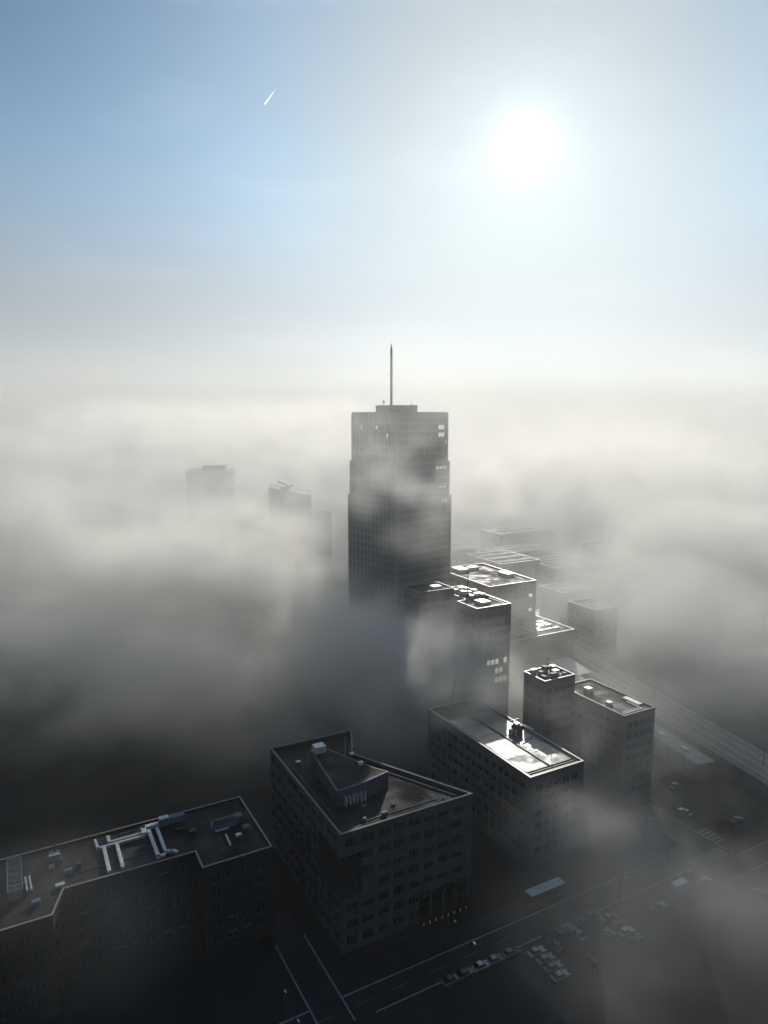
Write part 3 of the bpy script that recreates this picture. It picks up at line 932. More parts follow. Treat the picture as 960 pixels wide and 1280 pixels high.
# ------------------------------------------------------------------ railway viaduct, platform canopies
ra = math.atan2(140 - 244, 226 - 248)
RV = thing("railway_viaduct", "broad raised railway with several tracks crossing at the right", "viaduct", G(238.0, 238.0), TH + ra)
MB().box(-260, -9.5, 0, 300, 9.5, 4.4).build("viaduct_wall", M_concrete, RV)
MB().box(-260, -9.0, 4.4, 300, 9.0, 4.8).build("track_bed", M_ballast, RV)
for y in (-9.3, 9.3):
    MB().box(-260, y - 0.2, 4.4, 300, y + 0.2, 5.6).build("parapet", M_concrete, RV)
for y in (-6.2, -2.2, 2.2, 6.2):
    tb = MB()
    for k in range(560):
        tb.box(-259 + k, y - 1.25, 4.8, -258.75 + k, y + 1.25, 4.9)
    tb.build("sleepers", M_concrete, RV, kind="stuff")
    for d in (-0.72, 0.72):
        MB().box(-260, y + d - 0.06, 4.9, 300, y + d + 0.06, 5.05).build("rail", M_rail, RV)
pole = MB().tube((0, 0, 4.8), (0, 0, 11.5), 0.14, 0.1, 6).bar((0, 0, 10.8), (0, 4.4, 11.0), 0.1, 0.1).bar((0, 0, 10.8), (0, -4.4, 11.0), 0.1, 0.1).mesh("catenary_mast")
for k in range(9):
    place(pole, "catenary_mast", M_dkmetal, RV, (-60 + k * 28, 0, 0))
CN = thing("platform_canopy", "teal glass station canopy running alongside the railway", "canopy", G(215.5, 226.0), TH + ra)
MB().box(0, -3.8, 0, 88, 3.8, 1.1).build("platform", M_pave, CN)
for k in range(22):
    MB().box(0.15 + k * 4, -3.6, 7.0, 3.85 + k * 4, 3.6, 7.25).build("roof_pane", M_tealg, CN)
    if k % 3 == 1:
        MB().box(0.8 + k * 4, -1.2, 7.25, 3.0 + k * 4, 0.6, 7.9).build("roof_light", M_steel, CN)
for k in range(12):
    MB().tube((1 + k * 7.8, 0, 1.1), (1 + k * 7.8, 0, 7.0), 0.16, 0.16, 8).build("column", M_steel, CN)

# ------------------------------------------------------------------ the tall tower
TA = math.radians(42.0)
TW = thing("tall_tower", "tallest stepped office tower with a slim mast rising out of the fog", "skyscraper", (6.6, 332.0, 0), TA)


def tower():
    TZ = 121.0
    a0 = 34.0
    tiers = [(0.0, 0.0, 97.6, TZ), (0.7, 0.7, 80.5, 97.6), (1.4, 1.4, 0.0, 80.5)]
    fh = 3.72
    for n, (ex, ey, z0, z1) in enumerate(tiers):
        lo, hi = -ex, a0 + ex
        s = hi - lo
        core = MB().box(lo + 0.45, lo + 0.45, z0, hi - 0.45, hi - 0.45, z1 - 0.02)
        core.build("glass_wall", M_bglass, TW)
        bands = MB()
        z = z1
        nfl = int((z1 - z0) / fh)
        for k in range(nfl + 1):
            zb = z1 - k * fh
            za = max(z0 + 0.01, zb - (2.3 if (n == 0 and k == 0) else 1.15))
            if zb - za < 0.2:
                continue
            o, i = 0.30, 0.62
            bands.box(lo + o, lo + o, za, hi - o, lo + i, zb - 0.01)
            bands.box(lo + o, hi - i, za, hi - o, hi - o, zb - 0.01)
            bands.box(lo + o, lo + i, za, lo + i, hi - i, zb - 0.01)
            bands.box(hi - i, lo + i, za, hi - o, hi - i, zb - 0.01)
        bands.build("spandrels", M_spand, TW, kind="stuff")
        nb = 13
        fin = MB().box(-0.2, -0.26, z0, 0.2, 0.26, z1 + 0.01).mesh("pier")
        thin = MB().box(-0.10, -0.12, z0, 0.10, 0.12, z1 + 0.01).mesh("mullion")
        for k in range(nb):
            t = lo + s * (k + 0.5) / nb
            place(fin, "pier", M_tower, TW, (lo + 0.1, t, 0), math.pi / 2)       # left face: heavy piers
            place(fin, "pier", M_tower, TW, (hi - 0.1, t, 0), math.pi / 2)
            place(thin, "mullion", M_tower, TW, (t, lo + 0.28, 0))               # right face: slim mullions
            place(thin, "mullion", M_tower, TW, (t, hi - 0.28, 0))
        for cx in (lo + 0.25, hi - 0.25):
            for cy_ in (lo + 0.25, hi - 0.25):
                MB().box(cx - 0.5, cy_ - 0.5, z0, cx + 0.5, cy_ + 0.5, z1 + 0.02).build("corner_pier", M_tower, TW)
        if n:
            MB().box(lo + 0.1, lo + 0.1, z1 - 0.03, hi - 0.1, hi - 0.1, z1 + 0.015).build("ledge", M_tower, TW)
    # roof
    MB().box(0.3, 0.3, TZ - 0.02, a0 - 0.3, a0 - 0.3, TZ + 0.1).build("roof_deck", M_roof, TW)
    for x0, y0, x1, y1 in ((0, 0, a0, 0.5), (0, a0 - 0.5, a0, a0), (0, 0.5, 0.5, a0 - 0.5), (a0 - 0.5, 0.5, a0, a0 - 0.5)):
        MB().box(x0, y0, TZ + 0.03, x1, y1, TZ + 0.9).build("parapet", M_tower, TW)
    p = [(9, 9.5), (20, 9.5), (24, 13), (24, 24), (20.5, 26.5), (9, 26.5), (5.5, 23), (5.5, 13)]
    c = Vector((a0 / 2, a0 / 2))
    PT = MB().prism([(c.x - 1.1 + (x - 14.75) * 1.03, c.y + 1.0 + (y - 18) * 1.03) for x, y in p], TZ + 0.1, 124.9).build("roof_penthouse", M_tower, TW)
    MB().prism([(c.x - 1.1 + (x - 14.75) * 1.05, c.y + 1.0 + (y - 18) * 1.05) for x, y in p], 124.9, 125.2).build("penthouse_rim", M_spand, PT)
    mx, my = 12.2, 18.0
    MA = MB().tube((mx, my, 125.2), (mx, my, 144.0), 0.66, 0.62, 12).build("mast", M_tower, TW)
    MB().tube((mx, my, 144.0), (mx, my, 152.6), 0.60, 0.54, 12).build("mast_top", M_tower, MA)
    MB().tube((mx, my, 152.6), (mx, my, 155.4), 0.45, 0.05, 10).build("mast_tip", M_tower, MA)
    for z in (139.5, 141.2):
        MB().bar((mx - 1.4, my + 1.4, z), (mx + 1.4, my - 1.4, z), 0.12, 0.12).build("mast_arm", M_dkmetal, MA)
    # lit panes in the right face (local y = lo side)
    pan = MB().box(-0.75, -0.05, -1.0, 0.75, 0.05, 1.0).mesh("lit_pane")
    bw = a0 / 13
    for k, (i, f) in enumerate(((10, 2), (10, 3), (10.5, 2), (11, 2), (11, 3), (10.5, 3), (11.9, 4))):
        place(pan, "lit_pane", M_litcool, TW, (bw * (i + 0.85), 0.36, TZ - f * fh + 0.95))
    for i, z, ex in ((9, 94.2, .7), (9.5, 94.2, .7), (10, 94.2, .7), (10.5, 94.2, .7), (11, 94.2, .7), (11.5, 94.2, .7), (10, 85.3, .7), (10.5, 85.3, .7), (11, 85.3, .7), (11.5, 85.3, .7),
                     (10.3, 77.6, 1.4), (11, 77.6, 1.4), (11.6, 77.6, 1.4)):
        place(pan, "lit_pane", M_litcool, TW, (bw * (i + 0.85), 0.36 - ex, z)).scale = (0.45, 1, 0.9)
    for j, f in ((2, 3), (5, 2), (9.4, 2), (10.6, 2), (11.6, 5)):
        place(pan, "lit_pane", M_bglass, TW, (0.40, bw * (j + 1.0), TZ - f * fh + 0.95), math.pi / 2).scale = (0.6, 1, 0.9)


tower()
t = thing("satellite_dish", "small dish cluster on the left of the tower penthouse roof", "satellite dish", (-0.6, 351.0, 125.2), TA)
MB().tube((0, 0, 0), (0, 0, 1.2), 0.1, 0.1, 6).build("post", M_dkmetal, t)
MB().tube((0, -0.1, 1.6), (0.2, -0.5, 1.8), 0.2, 0.9, 12).build("dish", M_tower, t)
MB().tube((0.9, 0.4, 0), (0.9, 0.4, 2.0), 0.06, 0.05, 6).build("antenna_rod", M_dkmetal, t)
t = thing("antenna", "thin whip antenna on the right of the tower penthouse roof", "antenna", (13.6, 352.5, 125.2), TA)
MB().tube((0, 0, 0), (0, 0, 3.2), 0.09, 0.04, 6).build("rod", M_dkmetal, t)
MB().box(-0.3, -0.3, 0, 0.3, 0.3, 0.5).build("foot", M_dkmetal, t)

# ------------------------------------------------------------------ towers behind, left
TH2 = math.radians(7.5)
T2 = thing("dark_office_tower", "shorter tower with sloping roof and a crane arm, left of the tallest tower", "skyscraper", (-79.1, 480.0, 0), TH2)
p2 = [(0, 0), (29.0, 0), (29.0, 30), (0, 30)]
simple_block(T2, p2, 63.6, 3.7, M_tower, win=(2.0, 1.9), pitch=2.8, vis=(0,), nm=1, glass=M_bglass)
b = MB()
za_, zb_ = 71.0, 65.0
q8 = [(0, 0, 63.5), (29.0, 0, 63.5), (29.0, 30, 63.5), (0, 30, 63.5), (0, 0, za_), (29.0, 0, zb_), (29.0, 30, zb_), (0, 30, za_)]
for f in ((0, 1, 5, 4), (1, 2, 6, 5), (2, 3, 7, 6), (3, 0, 4, 7), (4, 5, 6, 7)):
    b.face([q8[k] for k in f])
b.build("sloping_crown", M_tower, T2)
for y in (0.2, 29.8):
    MB().bar((-0.1, y, za_ + 0.2), (29.1, y, zb_ + 0.2), 0.6, 0.5).build("coping", M_dkmetal, T2)
for k in range(10):
    MB().box(1.2 + k * 2.95, -0.12, 63.6, 1.6 + k * 2.95, -0.005, 64.6 + (9 - k) * 0.6).build("crown_rib", M_tower, T2)
p3 = [(31.0, -6.0), (42.6, -6.0), (42.6, 18), (31.0, 18)]
simple_block(T2, p3, 52.4, 3.7, M_tower, win=(1.7, 1.9), pitch=2.5, vis=(0,), nm=1, glass=M_bglass)
roof_set(T2, p3, 52.4, par=0.7, cop=0.5, mcop=M_dkmetal)
MB().box(29.05, 0.5, 0, 30.95, 15, 52.0).build("link_wall", M_tower, T2)
for k in range(3):
    MB().box(38.8 + k * 1.4, -6.35, 0, 39.3 + k * 1.4, -6.01, 52.2).build("pier", M_tower, T2)
t = thing("facade_crane", "window cleaning crane with raised arm on the shorter tower roof", "crane", (-68.3, 487.0, 69.0), TH2)
MB().box(-3.4, -1.8, -0.4, 2.4, 1.8, 2.1).build("cab", M_dkmetal, t)
MB().tube((1.6, 0, 2.1), (1.6, 0, 3.2), 0.7, 0.7, 8).build("turret", M_dkmetal, t)
MB().bar((3.2, 0, 2.0), (-4.8, 0, 6.1), 0.9, 1.0).build("jib", M_dkmetal, t)
MB().bar((3.2, 0, 2.0), (4.8, 0, 3.4), 1.2, 1.2).build("counterweight", M_dkmetal, t)
MB().bar((-4.8, 0, 6.1), (-4.9, 0, 4.5), 0.5, 0.5).build("jib_head", M_dkmetal, t)
T3 = thing("distant_tower", "pale ghostly tower with rooftop box far off in the fog at left", "skyscraper", (-147.0, 600.0, 0), math.radians(8))
q = [(-19, -19), (19, -19), (19, 19), (-19, 19)]
simple_block(T3, q, 74.5, 3.8, M_haztower, win=(2.6, 1.8), pitch=3.6, vis=(), nm=1)
roof_set(T3, q, 74.5, par=0.7, cop=0.5)
MB().box(-7, -8, 73.8, 12, 8, 78.2).build("plant_house", M_haztower, T3)

# ------------------------------------------------------------------ vehicles
def car_tree(label, paint, L=4.4, W=1.78, Ht=1.46, van=False):
    t = thing("parked_car", label, "car")
    body = MB()
    if van:
        prof = [(-L / 2, 0.35), (L / 2 - 0.1, 0.35), (L / 2, 0.75), (L / 2 - 0.15, 1.05), (L / 2 - 1.1, Ht - 0.12), (L / 2 - 1.5, Ht), (-L / 2 + 0.1, Ht), (-L / 2, Ht - 0.2)]
    else:
        prof = [(-L / 2, 0.38), (L / 2 - 0.08, 0.34), (L / 2, 0.62), (L / 2 - 0.25, 0.80), (L / 2 - 1.2, 0.94), (-L / 2 + 0.7, 0.98), (-L / 2 + 0.05, 0.92)]
    n = len(prof)

    def extrude(pr, w0, w1, mb):
        i = len(mb.v)
        mb.v += [(x, -w0[k], z) for k, (x, z) in enumerate(pr)] + [(x, w0[k], z) for k, (x, z) in enumerate(pr)]
        m = len(pr)
        for k in range(m):
            mb.f.append((i + k, i + (k + 1) % m, i + m + (k + 1) % m, i + m + k))
        mb.f.append(tuple(i + k for k in reversed(range(m)))); mb.f.append(tuple(i + m + k for k in range(m)))
    extrude(prof, [W / 2] * n, None, body)
    bo = body.build("body", paint, t, bevel=0.08)
    if not van:
        cab = MB()
        cp = [(L / 2 - 1.35, 0.94), (L / 2 - 2.05, Ht - 0.02), (-L / 2 + 1.15, Ht), (-L / 2 + 0.35, 0.96)]
        extrude(cp, [W / 2 - 0.06, W / 2 - 0.22, W / 2 - 0.22, W / 2 - 0.08], None, cab)
        cb = cab.build("cabin_glass", M_glass, t, bevel=0.05)
        rf = MB().box(-L / 2 + 1.2, -W / 2 + 0.25, Ht - 0.03, L / 2 - 2.0, W / 2 - 0.25, Ht + 0.03)
        rf.build("roof", paint, t, bevel=0.03)
    else:
        b = MB(); b.face([(L / 2 - 0.18, -W / 2 + 0.12, 1.12), (L / 2 - 0.18, W / 2 - 0.12, 1.12), (L / 2 - 1.08, W / 2 - 0.16, Ht - 0.14), (L / 2 - 1.08, -W / 2 + 0.16, Ht - 0.14)])
        b.v = [(x + 0.03, y, z + 0.03) for x, y, z in b.v]
        b.build("windscreen", M_glass, t)
    for y in (-0.6, 0.6):
        MB().box(L / 2 - 0.1, y - 0.2, 0.6, L / 2 + 0.02, y + 0.2, 0.75).build("headlight", M_white, t)
        MB().box(-L / 2 - 0.02, y - 0.18, 0.68, -L / 2 + 0.08, y + 0.18, 0.86).build("tail_light", M_tail, t)
    for x in (-L / 2 + 0.8, L / 2 - 0.85):
        for y in (-W / 2 + 0.1, W / 2 - 0.1):
            w = MB().tube((x, y - 0.11, 0.33), (x, y + 0.11, 0.33), 0.33, 0.33, 12).build("wheel", M_rubber, t)
            MB().tube((x, y - 0.12, 0.33), (x, y + 0.12, 0.33), 0.19, 0.19, 10).build("rim", M_chrome, w)
    return t


PROTO = {}


def car(u, v, deg, ci, label, van=False, group=None):
    key = (ci, van)
    if key not in PROTO:
        PROTO[key] = car_tree(label, CARP[ci], *((5.6, 2.0, 2.3, True) if van else (4.4, 1.78, 1.46, False)))
        o = PROTO[key]
    else:
        o = copy_tree(PROTO[key])
    o.location = G(u, v, 0.02)
    o.rotation_euler = (0, 0, TH + math.radians(deg))
    o["label"] = label
    if van:
        o["category"] = "van"; o.name = "parked_van"
    elif "group" in o:
        del o["group"]
    if group:
        o["group"] = group
    return o


KL = "cars parked along the kerb of the dark street"
row = [(77.7, 1, "first from the left"), (81.3, 2, "second from the left"), (85.7, 0, "third from the left"), (89.4, 1, "fourth from the left"), (93.7, 2, "fifth from the left"),
       (105.6, 3, "first after the car park entrance"), (109.6, 1, "second after the car park entrance"), (113.9, 4, "third after the car park entrance"), (118.2, 2, "last")]
for u, ci, w in row:
    car(u, 112.0, 0, ci, CARN[ci] + " car in the kerbside row, " + w, group=KL)
KP = "cars in the dark car park"
lot = [(99.0, 109.4, 0, 0), (99.3, 106.8, 0, 1), (99.2, 104.2, 0, 2), (98.9, 101.6, 0, 1), (104.2, 109.0, 90, 4), (111.0, 109.2, 90, 1), (108.0, 101.0, 90, 3),
       (117.6, 105.0, 90, 2), (121.6, 109.4, 0, 1), (121.5, 106.8, 0, 5), (121.5, 104.2, 0, 0), (121.3, 101.6, 0, 3)]
LW = ["at the upper end of the left row", "second from the top of the left row", "third from the top of the left row", "at the near end of the left row", "turned sideways just right of the left row", "alone at the kerb between both rows",
      "alone in the aisle nearest the camera", "turned sideways just left of the right row", "at the upper end of the right row", "second from the top of the right row", "third from the top of the right row", "at the near end of the right row"]
for (u, v, d, ci), w in zip(lot, LW):
    car(u, v, d, ci, CARN[ci] + " car in the dark car park " + w, group=KP)
car(146.0, 108.6, 0, 0, "large white van in front of the zebra crossing at the junction", van=True)
car(153.2, 107.4, 0, 1, "small silver car waiting at the stop line", group=None)
car(152.4, 111.2, 0, 3, "black car with lit headlamp beside the white van")
car(147.2, 112.4, 0, 2, "grey car behind the white van")
car(176.4, 131.4, 90, 0, "white car on the side road beside the lawn")
car(186.4, 121.2, 0, 1, "silver car driving on the far arm of the junction")
car(135.2, 106.4, 0, 2, "grey car alone on the main road left of the junction")
car(186.5, 143.5, 20, 0, "white car glinting beside the lawn far behind the junction")
car(162.0, 97.0, 90, 3, "black car coming out of the side street at the right edge")

BU = thing("bus", "single decker bus with pale roof and yellowish front on the dark bus lane", "bus", G(113.4, 122.9, 0.02))
MB().box(-5.4, -1.28, 0.35, 5.4, 1.28, 1.35).build("lower_body", M_busbody, BU, bevel=0.1)
MB().box(-5.38, -1.25, 1.35, 5.38, 1.25, 2.75).build("window_band", M_glass, BU, bevel=0.06)
MB().box(-5.42, -1.3, 2.75, 5.42, 1.3, 3.15).build("roof", M_white, BU, bevel=0.12)
MB().box(-5.44, -1.2, 0.4, -5.40, 1.2, 2.7).build("front_panel", M_yellow, BU)
MB().box(-5.47, -1.05, 1.35, -5.43, 1.05, 2.55).build("windscreen", M_glass, BU)
for k in range(7):
    MB().box(-4.2 + k * 1.45, -1.29, 1.35, -4.08 + k * 1.45, -1.24, 2.76).build("pillar", M_busbody, BU)
MB().box(-1.5, -0.8, 3.15, 1.4, 0.8, 3.4).build("roof_pod", M_white, BU, bevel=0.08)
for x in (-3.4, 3.2):
    for y in (-1.2, 1.2):
        w = MB().tube((x, y - 0.14, 0.48), (x, y + 0.14, 0.48), 0.48, 0.48, 14).build("wheel", M_rubber, BU)
        MB().tube((x, y - 0.15, 0.48), (x, y + 0.15, 0.48), 0.26, 0.26, 10).build("rim", M_chrome, w)
for y in (-0.9, 0.9):
    MB().box(-5.5, y - 0.18, 0.6, -5.43, y + 0.18, 0.8).build("headlight", M_white, BU)

# ------------------------------------------------------------------ street lamps and trees
LP = None
for u, v, w in ((83.1, 120.2, "back one of the pair right of the office corner"), (83.0, 112.7, "front one of the pair right of the office corner"), (42.8, 120.2, "back one of the pair before the driveway"),
                (42.5, 112.6, "front one of the pair before the driveway"), (128.6, 112.6, "beside the car park exit"), (154.5, 127.5, "at the junction corner")):
    if LP is None:
        LP = thing("street_lamp", "", "street lamp", (0, 0, 0))
        MB().tube((0, 0, 0), (0, 0, 7.6), 0.11, 0.07, 8).build("pole", M_dkmetal, LP)
        MB().bar((0, 0, 7.55), (0, -1.3, 7.75), 0.09, 0.09).build("arm", M_dkmetal, LP)
        MB().box(-0.18, -2.0, 7.68, 0.18, -1.2, 7.84).build("lamp_head", M_white, LP, bevel=0.04)
        o = LP
    else:
        o = copy_tree(LP)
    o.location = G(u, v); o.rotation_euler = (0, 0, TH)
    o["label"] = "dark street lamp with pale head, " + w
    o["group"] = "street lamps along the dark street"


def tree(u, v, h, label, seed):
    rnd = random.Random(seed)
    t = thing("tree", label, "tree", G(u, v), rnd.random() * 6, "small trees at the junction")
    tr = MB()
    tr.tube((0, 0, 0), (0.1, 0, h * 0.45), 0.2, 0.13, 7)
    lf = MB()
    for k in range(9):
        a = rnd.random() * 6.28
        r = rnd.uniform(0.25, 0.42) * h * 0.6
        e = Vector((math.cos(a) * r, math.sin(a) * r, h * rnd.uniform(0.55, 0.95)))
        tr.tube((0.1, 0, h * rnd.uniform(0.3, 0.45)), e, 0.08, 0.02, 5)
        for q in range(120):
            d = Vector((rnd.gauss(0, 1), rnd.gauss(0, 1), rnd.gauss(0, 0.8))) * (h * 0.085)
            c = e + d
            n1 = Vector((rnd.gauss(0, 1), rnd.gauss(0, 1), rnd.gauss(0, 1))).normalized() * 0.16
            n2 = n1.orthogonal().normalized() * 0.2
            lf.face([c - n1, c + n2, c + n1, c - n2])
    tr.build("trunk", M_bark, t)
    lf.build("crown", M_leaf, t)


for k, (u, v, h, w) in enumerate(((163.0 - 9.5, 118.6, 6.5, "left of the three small trees at the junction"), (172.6, 115.6, 6.0, "middle of the three small trees at the junction"), (173.2, 112.8, 6.5, "right of the three small trees at the junction"))):
    tree(u, v, h, "dark round headed tree, " + w, k + 3)

# ------------------------------------------------------------------ contrail, haze and fog
def vol_mat(name, dens, g, col=(1, 1, 1), attr=False, mul=1.0):
    m = bpy.data.materials.new(name); m.use_nodes = True
    nt = m.node_tree; nt.nodes.clear()
    out = nt.nodes.new("ShaderNodeOutputMaterial")
    p = nt.nodes.new("ShaderNodeVolumePrincipled")
    p.inputs["Color"].default_value = (*col, 1)
    p.inputs["Anisotropy"].default_value = g
    p.inputs["Density"].default_value = mul if attr else dens
    p.inputs["Density Attribute"].default_value = "density" if attr else ""
    nt.links.new(p.outputs[0], out.inputs["Volume"])
    return m


mtr = vol_mat("ice_trail_air", 0.022, 0.8)
tb = MB()
pa, pb = Vector((-3170, 20000, 8330)), Vector((-2890, 20000, 8680))
for k in range(6):
    q0, q1 = k / 6, (k + 1) / 6
    tb.tube(pa.lerp(pb, q0), pa.lerp(pb, q1), 20 - 13 * q0, 20 - 13 * q1, 10)
tag(tb.build("contrail", mtr), "short white vapour trail of a high plane in the blue sky", "contrail", kind="stuff")

HZ = MB().box(-6000, -1500, -1.0, 6000, 9000, 390.0).build("haze", vol_mat("haze_air", 0.0001, 0.5, (0.93, 0.94, 0.95)))
HZ["kind"] = "stuff"


def fog_volume(name, lo, hi, vox, blobs, layers, nscale, nlow, nhigh, warp, mul, g, seed):
    """A bank of fog: soft ellipsoids and level layers broken up by turbulence, baked to a density grid."""
    ng = bpy.data.node_groups.new(name, 'GeometryNodeTree')
    ng.interface.new_socket("Geometry", in_out='INPUT', socket_type='NodeSocketGeometry')
    ng.interface.new_socket("Geometry", in_out='OUTPUT', socket_type='NodeSocketGeometry')
    N, L = ng.nodes, ng.links
    go = N.new("NodeGroupOutput")

    def math_(op, a, b=None, c=None, clamp=False):
        n = N.new("ShaderNodeMath"); n.operation = op; n.use_clamp = clamp
        for i, v in enumerate((a, b, c)):
            if v is None:
                continue
            if isinstance(v, (int, float)):
                n.inputs[i].default_value = v
            else:
                L.new(v, n.inputs[i])
        return n.outputs[0]

    def vec(op, a, b=None, scale=None):
        n = N.new("ShaderNodeVectorMath"); n.operation = op
        L.new(a, n.inputs[0])
        if b is not None:
            if isinstance(b, (tuple, list)):
                n.inputs[1].default_value = b
            else:
                L.new(b, n.inputs[1])
        if scale is not None:
            n.inputs["Scale"].default_value = scale
        return n.outputs["Value"] if op == 'LENGTH' else n.outputs[0]

    def noise(v, scale, detail, rough=0.55, w=0.0):
        n = N.new("ShaderNodeTexNoise"); n.noise_dimensions = '4D'
        n.inputs["Scale"].default_value = scale; n.inputs["Detail"].default_value = detail
        n.inputs["Roughness"].default_value = rough; n.inputs["W"].default_value = w
        L.new(v, n.inputs["Vector"])
        return n

    def smooth(v, a, b, lo_, hi_):
        n = N.new("ShaderNodeMapRange"); n.interpolation_type = 'SMOOTHSTEP'
        L.new(v, n.inputs[0])
        for k, x in enumerate((a, b, lo_, hi_)):
            n.inputs[k + 1].default_value = x
        return n.outputs[0]
    pos = N.new("GeometryNodeInputPosition").outputs[0]
    wv = noise(pos, nscale * 0.6, 2, 0.5, seed)
    off = vec('SCALE', vec('SUBTRACT', wv.outputs["Color"], (0.5, 0.5, 0.5)), scale=warp)
    p = vec('ADD', pos, off)
    total = None
    for (c, r, amp) in blobs:
        d = vec('LENGTH', vec('MULTIPLY', vec('SUBTRACT', p, c), tuple(1.0 / x for x in r)))
        a = smooth(d, 1.0, 0.35, 0.0, amp * 3.5)
        total = a if total is None else math_('ADD', total, a)
    sp = N.new("ShaderNodeSeparateXYZ"); L.new(p, sp.inputs[0])
    for (y0, y1, z0, z1, amp, slope, x0, x1) in layers:     # amp fades in from y0 to y1, across x0 to x1, out from z0 to z1 above a plane rising with y
        zz = math_('ADD', sp.outputs[2], math_('MULTIPLY', math_('SUBTRACT', sp.outputs[1], 300.0), -slope))
        a = math_('MULTIPLY', smooth(sp.outputs[1], y0, y1, 0.0, 1.0), smooth(zz, z0, z1, amp, 0.0))
        if x0 is not None:
            a = math_('MULTIPLY', a, smooth(sp.outputs[0], x0, x1, 0.0, 1.0))
        total = a if total is None else math_('ADD', total, a)
    sq = vec('MULTIPLY', p, (1.0, 1.0, 1.5))
    nz = noise(sq, nscale, 7, 0.72, seed + 3.1)
    fac = smooth(nz.outputs[0], nlow, nhigh, 0.09, 1.05)
    dens = math_('MULTIPLY', total, fac)
    # nothing at the grid's own walls
    raw = N.new("ShaderNodeSeparateXYZ"); L.new(pos, raw.inputs[0])
    for ax in range(3):
        m_ = vox[ax] * 3
        dens = math_('MULTIPLY', dens, smooth(raw.outputs[ax], hi[ax] - m_ * 3, hi[ax] - vox[ax], 1.0, 0.0))
        if ax < 2:
            dens = math_('MULTIPLY', dens, smooth(raw.outputs[ax], lo[ax] + vox[ax], lo[ax] + m_ * 3, 0.0, 1.0))
    dens = math_('SUBTRACT', dens, 0.00004)
    vc = N.new("GeometryNodeVolumeCube")
    L.new(math_('MAXIMUM', dens, 0.0), vc.inputs["Density"])
    vc.inputs["Min"].default_value = lo; vc.inputs["Max"].default_value = hi
    for k, ax in enumerate("XYZ"):
        vc.inputs["Resolution " + ax].default_value = max(4, int((hi[k] - lo[k]) / vox[k]))
    m = vol_mat(name + "_air", 0, g, (0.99, 0.98, 0.945), True, mul)
    sm = N.new("GeometryNodeSetMaterial"); sm.inputs["Material"].default_value = m
    L.new(vc.outputs[0], sm.inputs["Geometry"]); L.new(sm.outputs[0], go.inputs[0])
    b = MB().box(*lo, *hi)
    o = b.build(name, m)
    o["kind"] = "stuff"
    md = o.modifiers.new("fog", 'NODES'); md.node_group = ng
    return o


def at(px, py, y):
    """World point seen at a pixel of the photograph at depth y (used once to survey the fog)."""
    a = math.radians(7.77)
    dx, dz = (px - 480) / 880, (640 - py) / 880
    f = math.cos(a) + dz * math.sin(a); u = -math.sin(a) + dz * math.cos(a)
    return (dx / f * y, y, H + u / f * y)


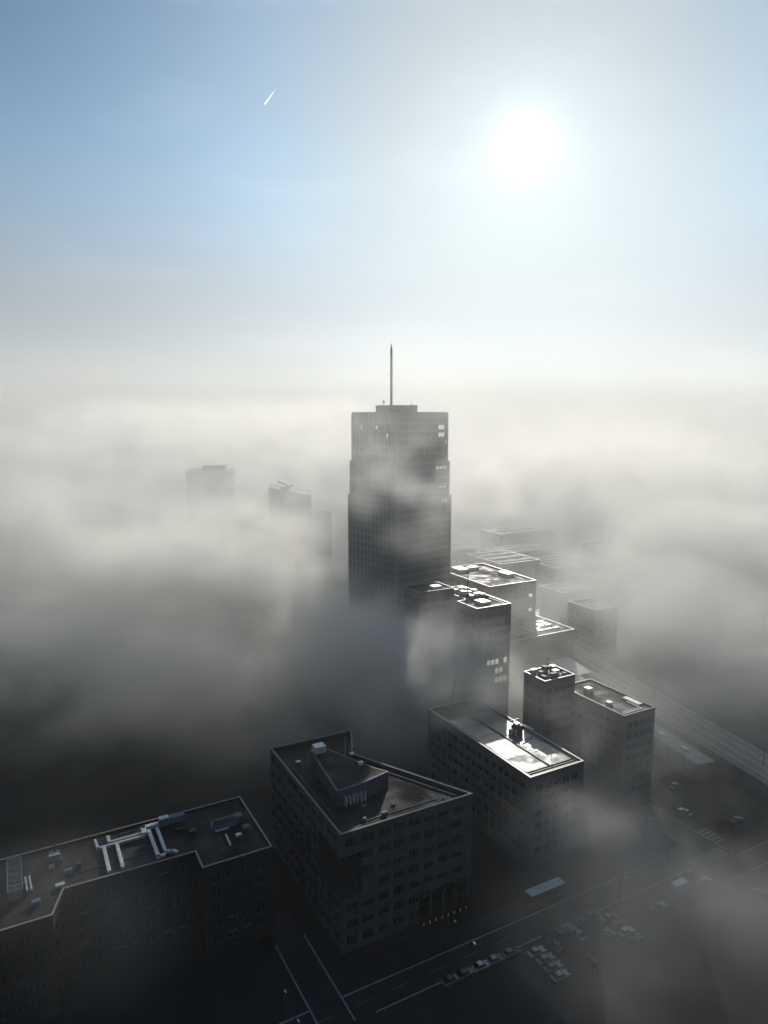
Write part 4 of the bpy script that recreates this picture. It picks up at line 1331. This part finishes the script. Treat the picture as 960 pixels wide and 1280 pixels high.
BLOBS = [
    # bright crest rolling in from the left, in front of the shorter tower
    ((-70, 318, 58), (55, 40, 36), 0.012),
    ((-45, 262, 30), (50, 36, 30), 0.008),
    ((112, 300, 44), (55, 60, 32), 0.006),
    ((130, 245, 34), (45, 40, 26), 0.004),
    ((-150, 330, 52), (80, 60, 46), 0.010),
    ((-95, 262, 28), (74, 48, 36), 0.011),
    # in front of the tall tower's base
    ((0, 262, 24), (50, 38, 34), 0.018),
    ((30, 262, 12), (32, 30, 24), 0.008),
    ((-25, 300, 32), (32, 28, 30), 0.012),
    # sunlit wisps drifting in front of the tall tower
    ((0, 224, 97), (17, 12, 7), 0.0180),
    ((11, 218, 92), (13, 12, 6), 0.0220),
    ((14, 214, 86), (9, 10, 5), 0.0120),
    ((-9, 222, 89), (9, 10, 7), 0.0120),
    ((8, 226, 78), (16, 12, 6), 0.0070),
    # low mist wrapping the blocks at the right
    ((66, 178, 2), (46, 36, 22), 0.0060),
    ((95, 225, 10), (50, 45, 30), 0.0048),
    ((44, 140, 0), (50, 24, 13), 0.0034),
    ((22, 238, 14), (46, 30, 30), 0.0090),
    ((-30, 225, 10), (50, 30, 26), 0.0040),
    ((120, 275, 22), (56, 46, 32), 0.0060),
    # veils before single buildings
    ((-80, 268, 60), (58, 36, 28), 0.0160),
    ((-20, 262, 34), (44, 30, 28), 0.0090),
    ((46, 318, 86), (22, 32, 17), 0.0130),
    ((104, 288, 28), (18, 16, 24), 0.0080),
    ((-98, 240, 38), (72, 36, 24), 0.0080),
    ((68, 150, 2), (60, 26, 15), 0.0036),
    ((76, 174, 22), (26, 13, 18), 0.0032),
    ((5, 268, 108), (58, 55, 50), 0.0034),
    ((-60, 310, 56), (38, 40, 34), 0.0150),
    ((53, 199, 24), (15, 14, 15), 0.0080),
    ((46, 160, 20), (26, 13, 10), 0.0110),
    ((84, 186, 12), (30, 18, 16), 0.0022),
    ((40, 234, 30), (28, 16, 26), 0.0130),
    ((24, 208, 33), (17, 15, 12), 0.0190),
    ((19, 222, 46), (18, 14, 17), 0.0200),
    ((8, 216, 44), (18, 14, 20), 0.0070),
    ((-4, 232, 30), (32, 18, 26), 0.0080),
    # bank on the right
    ((190, 400, 42), (80, 80, 40), 0.008),
    ((150, 300, 24), (60, 60, 28), 0.004),
    ((110, 360, 20), (50, 50, 24), 0.003),
    # thin drifts near the camera, low at both corners
    ((-52, 108, 34), (28, 22, 16), 0.0024),
    ((54, 114, 26), (46, 30, 20), 0.0016),
    ((92, 175, 4), (60, 48, 26), 0.0026),
    ((60, 215, 18), (50, 36, 26), 0.0040),
    ((60, 300, 25), (60, 50, 30), 0.0040),
]
LAYERS = [
    (200, 340, 110, 150, 0.0016, 0.0, None, None),          # thin air round the tower tops
    (360, 660, 45, 118, 0.0080, 0.0, None, None),           # thickening with distance
    (175, 290, 12, 62, 0.0065, 0.0, None, None),             # low mist between the blocks
    (178, 345, 22, 78, 0.0230, 0.12, 45, -60),               # bank on the left, its top rising away
    (260, 430, 15, 62, 0.0130, 0.10, 100, 210),             # bank on the right
]
fog_volume("fog_bank", (-420, 60, -0.5), (420, 1000, 164), (3.3, 3.3, 2.8), BLOBS, LAYERS, 0.027, 0.42, 0.585, 26.0, 1.0, 0.36, 2.0)
fog_volume("distant_fog", (-2200, 900, -0.5), (2200, 4200, 380), (24, 24, 11), [((0, 1500, 0), (1, 1, 1), 0.0)], [(950, 1500, 0, 375, 0.0027, 0.0, None, None)], 0.0035, 0.25, 0.75, 150.0, 1.0, 0.21, 5.0)
